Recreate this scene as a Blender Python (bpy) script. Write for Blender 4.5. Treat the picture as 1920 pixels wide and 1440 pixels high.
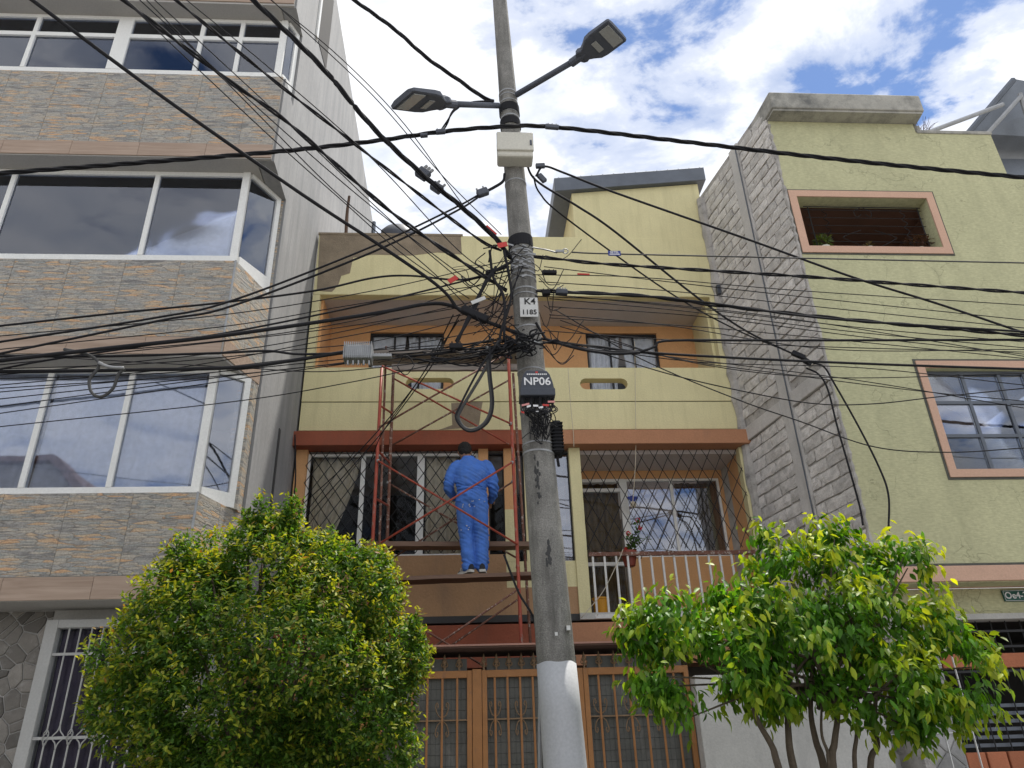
import bpy, bmesh, math, random
import numpy as np
from mathutils import Vector, Matrix, noise
for o in list(bpy.data.objects): bpy.data.objects.remove(o)
random.seed(7); rng = np.random.default_rng(7)
SC = bpy.context.scene
COL = SC.collection
R = math.radians

# ------------------------------------------------------------------ camera
FPX, CX, CY = 1442.0, 960.0, 720.0
YAW, PITCH, ROLL = R(4.1), R(27.0), R(-1.9)
CAMP = Vector((0, 0, 1.6))
_fw = Vector((math.sin(YAW)*math.cos(PITCH), math.cos(YAW)*math.cos(PITCH), math.sin(PITCH)))
_rt0 = Vector((math.cos(YAW), -math.sin(YAW), 0)); _up0 = _rt0.cross(_fw)
RT = _rt0*math.cos(ROLL) + _up0*math.sin(ROLL)
UP = _up0*math.cos(ROLL) - _rt0*math.sin(ROLL)
FW = _fw
cd = bpy.data.cameras.new('camera'); cam = bpy.data.objects.new('camera', cd); COL.objects.link(cam)
cd.sensor_fit = 'HORIZONTAL'; cd.sensor_width = 36.0; cd.lens = 36.0*FPX/1920.0
cd.clip_start = 0.05; cd.clip_end = 3000
cam.matrix_world = Matrix(((RT.x, UP.x, -FW.x, CAMP.x), (RT.y, UP.y, -FW.y, CAMP.y), (RT.z, UP.z, -FW.z, CAMP.z), (0, 0, 0, 1)))
SC.camera = cam

# ------------------------------------------------------------------ sky, sun, exposure
SUN_EL, SUN_AZ = R(69), R(40)       # azimuth measured from +Y towards +X: the sun stands high behind the houses
w = bpy.data.worlds.new('World'); SC.world = w; w.use_nodes = True
nt = w.node_tree; nt.nodes.clear()
def N(t, kind, **kw):
    n = t.nodes.new(kind)
    for k, v in kw.items():
        if k in n.inputs: n.inputs[k].default_value = v
        else: setattr(n, k, v)
    return n
def L(t, a, b): t.links.new(a, b)
def ramp(t, src, stops, interp='LINEAR'):
    n = t.nodes.new('ShaderNodeValToRGB'); cr = n.color_ramp; cr.interpolation = interp
    while len(cr.elements) < len(stops): cr.elements.new(0.5)
    for e, (p, c) in zip(cr.elements, stops):
        e.position = p; e.color = (c[0], c[1], c[2], 1) if hasattr(c, '__len__') else (c, c, c, 1)
    t.links.new(src, n.inputs[0]); return n.outputs[0]
def mth(t, op, a, b=None, clamp=False):
    n = t.nodes.new('ShaderNodeMath'); n.operation = op; n.use_clamp = clamp
    for i, x in enumerate((a, b)):
        if x is None: continue
        if isinstance(x, (int, float)): n.inputs[i].default_value = x
        else: t.links.new(x, n.inputs[i])
    return n.outputs[0]
def mixc(t, fac, a, b, blend='MIX'):
    n = t.nodes.new('ShaderNodeMix'); n.data_type = 'RGBA'; n.blend_type = blend
    for i, x in ((0, fac), (6, a), (7, b)):
        if isinstance(x, (int, float)): n.inputs[i].default_value = x
        elif hasattr(x, '__len__'): n.inputs[i].default_value = (x[0], x[1], x[2], 1)
        else: t.links.new(x, n.inputs[i])
    return n.outputs[2]
sky = N(nt, 'ShaderNodeTexSky', sky_type='NISHITA', sun_disc=False, sun_elevation=SUN_EL, sun_rotation=SUN_AZ, altitude=2800.0, air_density=1.0, dust_density=1.2, ozone_density=1.5)
tc = N(nt, 'ShaderNodeTexCoord')
sp = N(nt, 'ShaderNodeSeparateXYZ'); L(nt, tc.outputs['Generated'], sp.inputs[0])
zz = mth(nt, 'ADD', mth(nt, 'MAXIMUM', sp.outputs[2], 0.0), 0.14)
cb = N(nt, 'ShaderNodeCombineXYZ'); L(nt, mth(nt, 'DIVIDE', sp.outputs[0], zz), cb.inputs[0]); L(nt, mth(nt, 'DIVIDE', sp.outputs[1], zz), cb.inputs[1])
CLO = (-11.11, -6.96, 0.0)     # which stretch of the cloud field hangs over the street
mp = N(nt, 'ShaderNodeMapping'); L(nt, cb.outputs[0], mp.inputs[0]); mp.inputs['Rotation'].default_value = (0, 0, R(35)); mp.inputs['Scale'].default_value = (1.0, 1.3, 1.0); mp.inputs['Location'].default_value = CLO
n1 = N(nt, 'ShaderNodeTexNoise', Scale=3.8, Detail=9.0, Roughness=0.60, Distortion=0.25); L(nt, mp.outputs[0], n1.inputs['Vector'])
n2 = N(nt, 'ShaderNodeTexNoise', Scale=0.85, Detail=1.0, Roughness=0.5); L(nt, mp.outputs[0], n2.inputs['Vector'])
n3 = N(nt, 'ShaderNodeTexNoise', Scale=6.5, Detail=5.0, Roughness=0.55); L(nt, mp.outputs[0], n3.inputs['Vector'])
dens = mth(nt, 'ADD', mth(nt, 'MULTIPLY', n1.outputs[0], 0.80), mth(nt, 'MULTIPLY', n2.outputs[0], 0.55))
mask = ramp(nt, dens, [(0.525, 0), (0.59, 0.62), (0.67, 1)], 'EASE')
cshade = mth(nt, 'ADD', mth(nt, 'MULTIPLY', n3.outputs[0], 0.7), mth(nt, 'MULTIPLY', dens, 0.35))
ccol = ramp(nt, cshade, [(0.40, (4.0, 4.4, 5.3)), (0.54, (5.7, 5.9, 6.3)), (0.70, (6.9, 6.9, 7.0))])
skyc = mixc(nt, 1.0, sky.outputs[0], (0.95, 1.02, 1.10), 'MULTIPLY')
fin = mixc(nt, mask, skyc, ccol)
bg = N(nt, 'ShaderNodeBackground', Strength=0.105); L(nt, fin, bg.inputs[0])
wo = N(nt, 'ShaderNodeOutputWorld'); L(nt, bg.outputs[0], wo.inputs[0])
sd = bpy.data.lights.new('sun', 'SUN'); sd.energy = 3.4; sd.angle = R(3.0); sd.color = (1.0, 0.95, 0.87)
so = bpy.data.objects.new('sun', sd); COL.objects.link(so)
sdir = Vector((math.sin(SUN_AZ)*math.cos(SUN_EL), math.cos(SUN_AZ)*math.cos(SUN_EL), math.sin(SUN_EL)))
so.rotation_euler = sdir.to_track_quat('Z', 'Y').to_euler(); so.location = (0, 0, 30)
vs = SC.view_settings; vs.view_transform = 'Standard'; vs.look = 'None'; vs.gamma = 1.0; vs.use_curve_mapping = False; vs.exposure = 0.8
SC.cycles.max_bounces = 6; SC.cycles.diffuse_bounces = 3; SC.cycles.glossy_bounces = 3; SC.cycles.transmission_bounces = 4; SC.cycles.transparent_max_bounces = 8

# ------------------------------------------------------------------ helpers
def ray(u, v): return RT*((u-CX)/FPX) + UP*((CY-v)/FPX) + FW
def P(u, v, Y): r = ray(u, v); return CAMP + r*(Y/r.y)
def PX(u, v, X): r = ray(u, v); return CAMP + r*(X/r.x)
def PZ(u, v, Z): r = ray(u, v); return CAMP + r*((Z-1.6)/r.z)
def X(u, v, Y): return P(u, v, Y).x
def Z(u, v, Y): return P(u, v, Y).z
OFF = {}
def off(o): return OFF[o.name] if o is not None else Vector((0, 0, 0))
def tag(o, label=None, cat=None, group=None, kind=None):
    if label: o['label'] = label
    if cat: o['category'] = cat
    if group: o['group'] = group
    if kind: o['kind'] = kind
    return o
def thing(name, label, cat, loc=(0, 0, 0), group=None):
    o = bpy.data.objects.new(name, None); COL.objects.link(o); o.location = loc; o.empty_display_size = 0.2
    OFF[o.name] = Vector(loc); return tag(o, label, cat, group)
def link(me, name, parent, loc=None):
    o = bpy.data.objects.new(name, me); COL.objects.link(o)
    if parent is not None:
        o.parent = parent
        o.location = (Vector(loc) - off(parent)) if loc is not None else (0, 0, 0)
        OFF[o.name] = off(parent) if loc is None else Vector(loc)
    else:
        o.location = loc if loc is not None else (0, 0, 0); OFF[o.name] = Vector(o.location)
    return o
def inst(me, name, parent, loc, rot=(0, 0, 0), scale=(1, 1, 1)):
    o = link(me, name, parent, loc); o.rotation_euler = rot; o.scale = scale; return o
class MB:
    def __init__(s): s.v = []; s.f = []
    def add(s, vs, fs):
        n = len(s.v); s.v += [tuple(p) for p in vs]; s.f += [tuple(i+n for i in q) for q in fs]; return s
    def box(s, x0, x1, y0, y1, z0, z1):
        return s.add([(x0,y0,z0),(x1,y0,z0),(x1,y1,z0),(x0,y1,z0),(x0,y0,z1),(x1,y0,z1),(x1,y1,z1),(x0,y1,z1)],
                     [(0,3,2,1),(4,5,6,7),(0,1,5,4),(1,2,6,5),(2,3,7,6),(3,0,4,7)])
    def obox(s, c, a, b, d):
        c, a, b, d = Vector(c), Vector(a), Vector(b), Vector(d)
        return s.add([c-a-b-d, c+a-b-d, c+a+b-d, c-a+b-d, c-a-b+d, c+a-b+d, c+a+b+d, c-a+b+d],
                     [(0,3,2,1),(4,5,6,7),(0,1,5,4),(1,2,6,5),(2,3,7,6),(3,0,4,7)])
    def prism(s, pts, d):
        n = len(pts); d = Vector(d); a = [Vector(p) for p in pts]
        return s.add(a+[p+d for p in a], [tuple(range(n)), tuple(range(2*n-1, n-1, -1))]+[(i, i+n, (i+1) % n+n, (i+1) % n) for i in range(n)])
    def plan(s, xy, z0, z1): return s.prism([(x, y, z0) for x, y in xy], (0, 0, z1-z0))
    def xz(s, pts, y0, y1): return s.prism([(x, y0, z) for x, z in pts], (0, y1-y0, 0))
    def loft(s, rings, cap=True):
        n = len(rings[0]); base = len(s.v); vs = [p for r in rings for p in r]; fs = []
        for k in range(len(rings)-1):
            for i in range(n):
                j = (i+1) % n; fs.append((k*n+i, k*n+j, (k+1)*n+j, (k+1)*n+i))
        if cap: fs += [tuple(range(n-1, -1, -1)), tuple((len(rings)-1)*n+i for i in range(n))]
        return s.add(vs, fs)
    def tube(s, pts, r, n=6):
        pts = [Vector(p) for p in pts]; rs = r if hasattr(r, '__len__') else [r]*len(pts)
        rings = []; prev = None
        for i, p in enumerate(pts):
            t = (pts[min(i+1, len(pts)-1)] - pts[max(i-1, 0)])
            if t.length < 1e-9: t = Vector((0, 0, 1))
            t.normalize()
            if prev is None: a = t.cross(Vector((0, 0, 1)) if abs(t.z) < 0.9 else Vector((1, 0, 0))).normalized()
            else:
                a = prev - t*prev.dot(t); a = a.normalized() if a.length > 1e-6 else t.orthogonal().normalized()
            prev = a; b = t.cross(a)
            rings.append([p + a*(rs[i]*math.cos(2*math.pi*k/n)) + b*(rs[i]*math.sin(2*math.pi*k/n)) for k in range(n)])
        return s.loft(rings)
    def lathe(s, prof, c, n=16, tilt=None):
        c = Vector(c); m = tilt or Matrix.Identity(3)
        return s.loft([[c + m @ Vector((r*math.cos(2*math.pi*k/n), r*math.sin(2*math.pi*k/n), z)) for k in range(n)] for r, z in prof])
    def ell(s, c, r, n=12, m=8, rot=None):
        c = Vector(c); rr = Vector(r) if hasattr(r, '__len__') else Vector((r, r, r)); q = rot or Matrix.Identity(3); rings = []
        for j in range(m+1):
            a = math.pi*(j/m) - math.pi/2; ca, sa = max(math.cos(a), 0.02), math.sin(a)
            rings.append([c + q @ Vector((rr.x*ca*math.cos(2*math.pi*k/n), rr.y*ca*math.sin(2*math.pi*k/n), rr.z*sa)) for k in range(n)])
        return s.loft(rings)
    def mesh(s, name, mat, o=(0, 0, 0), smooth=False):
        me = bpy.data.meshes.new(name); o = Vector(o)
        me.from_pydata([tuple(Vector(p)-o) for p in s.v], [], s.f)
        if mat: me.materials.append(mat)
        if smooth:
            me.polygons.foreach_set('use_smooth', [True]*len(me.polygons))
        me.update(); return me
    def build(s, name, mat, parent=None, bevel=0, smooth=False, label=None, cat=None, group=None, kind=None):
        bm = None
        if parent is None:
            a = np.array(s.v); o = Vector((float(a[:, 0].mean()), float(a[:, 1].mean()), float(a[:, 2].min())))
        else: o = off(parent)
        me = s.mesh(name, mat, o, smooth)
        bm = bmesh.new(); bm.from_mesh(me); bmesh.ops.recalc_face_normals(bm, faces=bm.faces); bm.to_mesh(me); bm.free()
        ob = link(me, name, parent, None if parent is not None else o)
        if bevel:
            md = ob.modifiers.new('bevel', 'BEVEL'); md.width = bevel; md.segments = 2; md.limit_method = 'ANGLE'; md.angle_limit = R(40)
        return tag(ob, label, cat, group, kind)
def smooth_pts(pts, k=8):
    pts = [Vector(p) for p in pts]
    if len(pts) < 3: return [pts[0].lerp(pts[1], t/k) for t in range(k+1)]
    q = [pts[0]*2-pts[1]] + pts + [pts[-1]*2-pts[-2]]; out = []
    for i in range(1, len(q)-2):
        a, b, c, d = q[i-1], q[i], q[i+1], q[i+2]
        for j in range(k):
            t = j/k
            out.append(0.5*((2*b)+(c-a)*t+(2*a-5*b+4*c-d)*t*t+(3*b-a-3*c+d)*t**3))
    out.append(pts[-1]); return out
def wallholes(name, outer, holes, y0, y1, mat, parent, bevel=0):
    bm = bmesh.new(); es = []
    for loop in [outer]+holes:
        vs = [bm.verts.new((x, y0, z)) for x, z in loop]
        es += [bm.edges.new((vs[i], vs[(i+1) % len(vs)])) for i in range(len(vs))]
    g = bmesh.ops.triangle_fill(bm, use_beauty=True, use_dissolve=False, edges=es)
    r = bmesh.ops.extrude_face_region(bm, geom=list(bm.faces))
    for v in [e for e in r['geom'] if isinstance(e, bmesh.types.BMVert)]: v.co.y = y1
    bmesh.ops.recalc_face_normals(bm, faces=bm.faces)
    o = off(parent)
    for v in bm.verts: v.co -= o
    me = bpy.data.meshes.new(name); bm.to_mesh(me); bm.free(); me.materials.append(mat)
    ob = link(me, name, parent)
    return ob
def rectp(x0, x1, z0, z1): return [(x0, z0), (x1, z0), (x1, z1), (x0, z1)]
def text(body, size, loc, mat, parent, name='lettering', depth=0.002, ax=(1, 0, 0), up=(0, 0, 1)):
    cu = bpy.data.curves.new('t', 'FONT'); cu.body = body; cu.size = size; cu.align_x = 'CENTER'; cu.align_y = 'CENTER'; cu.extrude = depth; cu.offset = size*0.012
    to = bpy.data.objects.new('t', cu); COL.objects.link(to)
    dg = bpy.context.evaluated_depsgraph_get(); me = bpy.data.meshes.new_from_object(to.evaluated_get(dg)); bpy.data.objects.remove(to)
    a = Vector(ax).normalized(); b = Vector(up).normalized(); c = a.cross(b); l = Vector(loc)-off(parent)
    me.transform(Matrix(((a.x, b.x, c.x, l.x), (a.y, b.y, c.y, l.y), (a.z, b.z, c.z, l.z), (0, 0, 0, 1))))
    me.materials.clear(); me.materials.append(mat); me.name = name
    return link(me, name, parent)

# ------------------------------------------------------------------ materials
def M(name, col, rough=0.8, var=0.10, scale=2.5, bump=0.0, bscale=60.0, spec=0.35, metal=0.0, dirt=None, dscale=(1.2, 1.2, 0.35), dlo=0.55, dhi=0.75, fine=0.05, island=0.0, objr=0.0, bdist=0.01):
    m = bpy.data.materials.new(name); m.use_nodes = True; t = m.node_tree; t.nodes.clear()
    out = N(t, 'ShaderNodeOutputMaterial'); b = N(t, 'ShaderNodeBsdfPrincipled', Roughness=rough, Metallic=metal)
    b.inputs['Specular IOR Level'].default_value = spec; L(t, b.outputs[0], out.inputs[0])
    g = N(t, 'ShaderNodeNewGeometry')
    nz = N(t, 'ShaderNodeTexNoise', Scale=scale, Detail=6.0, Roughness=0.6); L(t, g.outputs['Position'], nz.inputs['Vector'])
    c = ramp(t, nz.outputs[0], [(0.25, [x*(1-var) for x in col]), (0.75, [min(1, x*(1+var)) for x in col])])
    if fine:
        nf = N(t, 'ShaderNodeTexNoise', Scale=scale*22, Detail=3.0); L(t, g.outputs['Position'], nf.inputs['Vector'])
        c = mixc(t, 1.0, c, ramp(t, nf.outputs[0], [(0.3, 1-fine*1.5), (0.7, 1+fine)]), 'MULTIPLY')
    if dirt:
        mpn = N(t, 'ShaderNodeMapping'); mpn.inputs['Scale'].default_value = dscale; L(t, g.outputs['Position'], mpn.inputs[0])
        nd = N(t, 'ShaderNodeTexNoise', Scale=2.2, Detail=9.0, Roughness=0.68); L(t, mpn.outputs[0], nd.inputs['Vector'])
        c = mixc(t, ramp(t, nd.outputs[0], [(dlo, 0), (dhi, 1)]), c, dirt)
    if island:
        c = mixc(t, 1.0, c, ramp(t, g.outputs['Random Per Island'], [(0, 1-island), (1, 1+island)]), 'MULTIPLY')
    if objr:
        oi = N(t, 'ShaderNodeObjectInfo'); c = mixc(t, 1.0, c, ramp(t, oi.outputs['Random'], [(0, 1-objr), (1, 1+objr)]), 'MULTIPLY')
    L(t, c, b.inputs['Base Color'])
    if bump:
        nb = N(t, 'ShaderNodeTexNoise', Scale=bscale, Detail=4.0, Roughness=0.6); L(t, g.outputs['Position'], nb.inputs['Vector'])
        bp = N(t, 'ShaderNodeBump', Strength=bump, Distance=bdist); L(t, nb.outputs[0], bp.inputs['Height']); L(t, bp.outputs[0], b.inputs['Normal'])
    return m
def glass(name, tint, refl=0.25, clear=0.6, gcol=(0.85, 0.9, 1.0)):
    m = bpy.data.materials.new(name); m.use_nodes = True; t = m.node_tree; t.nodes.clear()
    out = N(t, 'ShaderNodeOutputMaterial'); tr = N(t, 'ShaderNodeBsdfTransparent', Color=(*tint, 1)); gl = N(t, 'ShaderNodeBsdfGlossy', Roughness=0.02, Color=(*gcol, 1))
    g = N(t, 'ShaderNodeNewGeometry'); nz = N(t, 'ShaderNodeTexNoise', Scale=1.1, Detail=1.0); L(t, g.outputs['Position'], nz.inputs['Vector'])
    bp = N(t, 'ShaderNodeBump', Strength=0.10, Distance=0.05); L(t, nz.outputs[0], bp.inputs['Height']); L(t, bp.outputs[0], gl.inputs['Normal'])
    fr = N(t, 'ShaderNodeFresnel', IOR=1.5)
    fac = mth(t, 'ADD', mth(t, 'MULTIPLY', fr.outputs[0], 0.9), refl, True)
    mx = N(t, 'ShaderNodeMixShader'); L(t, fac, mx.inputs[0]); L(t, tr.outputs[0], mx.inputs[1]); L(t, gl.outputs[0], mx.inputs[2]); L(t, mx.outputs[0], out.inputs[0])
    return m
def ledgestone(name, gain=1.0):
    m = bpy.data.materials.new(name); m.use_nodes = True; t = m.node_tree; t.nodes.clear()
    out = N(t, 'ShaderNodeOutputMaterial'); b = N(t, 'ShaderNodeBsdfPrincipled', Roughness=0.5); b.inputs['Specular IOR Level'].default_value = 0.4; L(t, b.outputs[0], out.inputs[0])
    g = N(t, 'ShaderNodeNewGeometry'); s = N(t, 'ShaderNodeSeparateXYZ'); L(t, g.outputs['Position'], s.inputs[0])
    cbn = N(t, 'ShaderNodeCombineXYZ'); L(t, mth(t, 'ADD', s.outputs[0], s.outputs[1]), cbn.inputs[0]); L(t, s.outputs[2], cbn.inputs[2])
    oi = N(t, 'ShaderNodeObjectInfo'); L(t, mth(t, 'MULTIPLY', oi.outputs['Random'], 7.0), cbn.inputs[1])
    wn = N(t, 'ShaderNodeTexNoise', Scale=9.0, Detail=3.0); L(t, cbn.outputs[0], wn.inputs['Vector'])
    vadd = N(t, 'ShaderNodeVectorMath', operation='MULTIPLY_ADD'); L(t, wn.outputs['Color'], vadd.inputs[0]); vadd.inputs[1].default_value = (0.06, 0.0, 0.022); L(t, cbn.outputs[0], vadd.inputs[2])
    mp_ = N(t, 'ShaderNodeMapping'); mp_.inputs['Scale'].default_value = (6.0, 1.0, 44.0); L(t, vadd.outputs[0], mp_.inputs[0])
    vo = N(t, 'ShaderNodeTexVoronoi', feature='F1', Scale=1.0); L(t, mp_.outputs[0], vo.inputs['Vector'])
    ve = N(t, 'ShaderNodeTexVoronoi', feature='DISTANCE_TO_EDGE', Scale=1.0); L(t, mp_.outputs[0], ve.inputs['Vector'])
    sc = N(t, 'ShaderNodeSeparateColor'); L(t, vo.outputs['Color'], sc.inputs[0])
    mp2 = N(t, 'ShaderNodeMapping'); mp2.inputs['Scale'].default_value = (2.6, 1.0, 11.0); L(t, vadd.outputs[0], mp2.inputs[0])
    big = N(t, 'ShaderNodeTexNoise', Scale=1.0, Detail=4.0); L(t, mp2.outputs[0], big.inputs['Vector'])
    val = mth(t, 'ADD', mth(t, 'MULTIPLY', sc.outputs[0], 0.48), mth(t, 'MULTIPLY', big.outputs[0], 0.55))
    k = gain
    c = ramp(t, val, [(0.20, (0.13*k, 0.125*k, 0.12*k)), (0.36, (0.25*k, 0.24*k, 0.22*k)), (0.50, (0.31*k, 0.275*k, 0.225*k)), (0.60, (0.20*k, 0.21*k, 0.20*k)), (0.70, (0.36*k, 0.27*k, 0.18*k)), (0.80, (0.40*k, 0.24*k, 0.13*k)), (0.9, (0.38*k, 0.34*k, 0.28*k))])
    gr = N(t, 'ShaderNodeTexNoise', Scale=70.0, Detail=5.0); L(t, g.outputs['Position'], gr.inputs['Vector'])
    c = mixc(t, 1.0, c, ramp(t, gr.outputs[0], [(0.25, 0.72), (0.75, 1.25)]), 'MULTIPLY')
    c = mixc(t, ramp(t, ve.outputs[0], [(0.0, 0.65), (0.07, 0.0)]), c, (0.09*k, 0.08*k, 0.07*k))
    L(t, c, b.inputs['Base Color'])
    hb = mth(t, 'ADD', mth(t, 'MULTIPLY', sc.outputs[1], 0.5), mth(t, 'MINIMUM', ve.outputs[0], 0.15))
    bp = N(t, 'ShaderNodeBump', Strength=0.8, Distance=0.012); L(t, hb, bp.inputs['Height']); L(t, bp.outputs[0], b.inputs['Normal'])
    return m
def stucco(name, col, lines=True):
    m = M(name, col, rough=0.85, var=0.09, scale=1.1, dirt=[c*0.82 for c in col], dscale=(1.8, 1.8, 0.45), dlo=0.50, dhi=0.82)
    t = m.node_tree; b = [n for n in t.nodes if n.type == 'BSDF_PRINCIPLED'][0]
    g = N(t, 'ShaderNodeNewGeometry'); mpn = N(t, 'ShaderNodeMapping'); mpn.inputs['Scale'].default_value = (14, 14, 60); L(t, g.outputs['Position'], mpn.inputs[0])
    a = N(t, 'ShaderNodeTexNoise', Scale=1.0, Detail=5.0, Roughness=0.65); L(t, mpn.outputs[0], a.inputs['Vector'])
    d = N(t, 'ShaderNodeTexNoise', Scale=2.6, Detail=4.0); L(t, g.outputs['Position'], d.inputs['Vector'])
    va = N(t, 'ShaderNodeVectorMath', operation='MULTIPLY_ADD'); L(t, d.outputs['Color'], va.inputs[0]); va.inputs[1].default_value = (0.8, 0.8, 0.8); L(t, g.outputs['Position'], va.inputs[2])
    vo = N(t, 'ShaderNodeTexVoronoi', feature='DISTANCE_TO_EDGE', Scale=1.5); L(t, va.outputs[0], vo.inputs['Vector'])
    br = N(t, 'ShaderNodeTexNoise', Scale=1.7, Detail=2.0); L(t, g.outputs['Position'], br.inputs['Vector'])
    ln = mth(t, 'MULTIPLY', ramp(t, vo.outputs[0], [(0.0, 1), (0.012, 0)]), ramp(t, br.outputs[0], [(0.42, 0), (0.55, 1)]))
    bc = b.inputs['Base Color'].links[0].from_socket
    c = mixc(t, mth(t, 'MULTIPLY', ln, 0.42 if lines else 0.0), bc, [x*0.35 for x in col])  # trowel ridges darkened in colour, standing in for weak bump shading
    c = mixc(t, 1.0, c, ramp(t, a.outputs[0], [(0.3, 0.84), (0.62, 1.06)]), 'MULTIPLY')
    L(t, c, b.inputs['Base Color'])
    h = mth(t, 'ADD', a.outputs[0], mth(t, 'MULTIPLY', ln, 1.6 if lines else 0.0))
    bp = N(t, 'ShaderNodeBump', Strength=0.40, Distance=0.010); L(t, h, bp.inputs['Height']); L(t, bp.outputs[0], b.inputs['Normal'])
    return m
def wood(name, c1, c2, axis=0, k=1.0):
    m = bpy.data.materials.new(name); m.use_nodes = True; t = m.node_tree; t.nodes.clear()
    out = N(t, 'ShaderNodeOutputMaterial'); b = N(t, 'ShaderNodeBsdfPrincipled', Roughness=0.6); L(t, b.outputs[0], out.inputs[0])
    g = N(t, 'ShaderNodeNewGeometry'); mpn = N(t, 'ShaderNodeMapping'); mpn.inputs['Scale'].default_value = [1.6 if i == axis else 26 for i in range(3)]; L(t, g.outputs['Position'], mpn.inputs[0])
    oi = N(t, 'ShaderNodeObjectInfo'); L(t, mth(t, 'MULTIPLY', oi.outputs['Random'], 9.0), mpn.inputs['Location'])
    a = N(t, 'ShaderNodeTexNoise', Scale=1.0, Detail=6.0, Roughness=0.65, Distortion=0.6); L(t, mpn.outputs[0], a.inputs['Vector'])
    L(t, ramp(t, a.outputs[0], [(0.28, c1), (0.72, c2)]), b.inputs['Base Color'])
    bp = N(t, 'ShaderNodeBump', Strength=0.3, Distance=0.004); L(t, a.outputs[0], bp.inputs['Height']); L(t, bp.outputs[0], b.inputs['Normal'])
    return m
def cloth(name, col, trans=0.35, rough=0.9):
    m = bpy.data.materials.new(name); m.use_nodes = True; t = m.node_tree; t.nodes.clear()
    out = N(t, 'ShaderNodeOutputMaterial'); d = N(t, 'ShaderNodeBsdfDiffuse'); tl = N(t, 'ShaderNodeBsdfTranslucent')
    g = N(t, 'ShaderNodeNewGeometry'); nz = N(t, 'ShaderNodeTexNoise', Scale=14.0, Detail=5.0); L(t, g.outputs['Position'], nz.inputs['Vector'])
    c = ramp(t, nz.outputs[0], [(0.3, [x*0.85 for x in col]), (0.7, [min(1, x*1.1) for x in col])])
    L(t, c, d.inputs[0]); L(t, c, tl.inputs[0])
    mx = N(t, 'ShaderNodeMixShader', Fac=trans); L(t, d.outputs[0], mx.inputs[1]); L(t, tl.outputs[0], mx.inputs[2]); L(t, mx.outputs[0], out.inputs[0])
    return m
def leafmat(name, rough=0.55):
    m = bpy.data.materials.new(name); m.use_nodes = True; t = m.node_tree; t.nodes.clear()
    out = N(t, 'ShaderNodeOutputMaterial'); b = N(t, 'ShaderNodeBsdfPrincipled', Roughness=rough); b.inputs['Specular IOR Level'].default_value = 0.28
    tl = N(t, 'ShaderNodeBsdfTranslucent'); at = N(t, 'ShaderNodeAttribute', attribute_name='leafcol')
    g = N(t, 'ShaderNodeNewGeometry'); c = mixc(t, 1.0, at.outputs['Color'], ramp(t, g.outputs['Random Per Island'], [(0, 0.65), (1, 1.35)]), 'MULTIPLY')
    L(t, c, b.inputs['Base Color']); tcn = mixc(t, 1.0, c, (1.9, 1.8, 0.5), 'MULTIPLY'); L(t, tcn, tl.inputs[0])
    mx = N(t, 'ShaderNodeMixShader', Fac=0.38); L(t, b.outputs[0], mx.inputs[1]); L(t, tl.outputs[0], mx.inputs[2]); L(t, mx.outputs[0], out.inputs[0])
    return m
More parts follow.
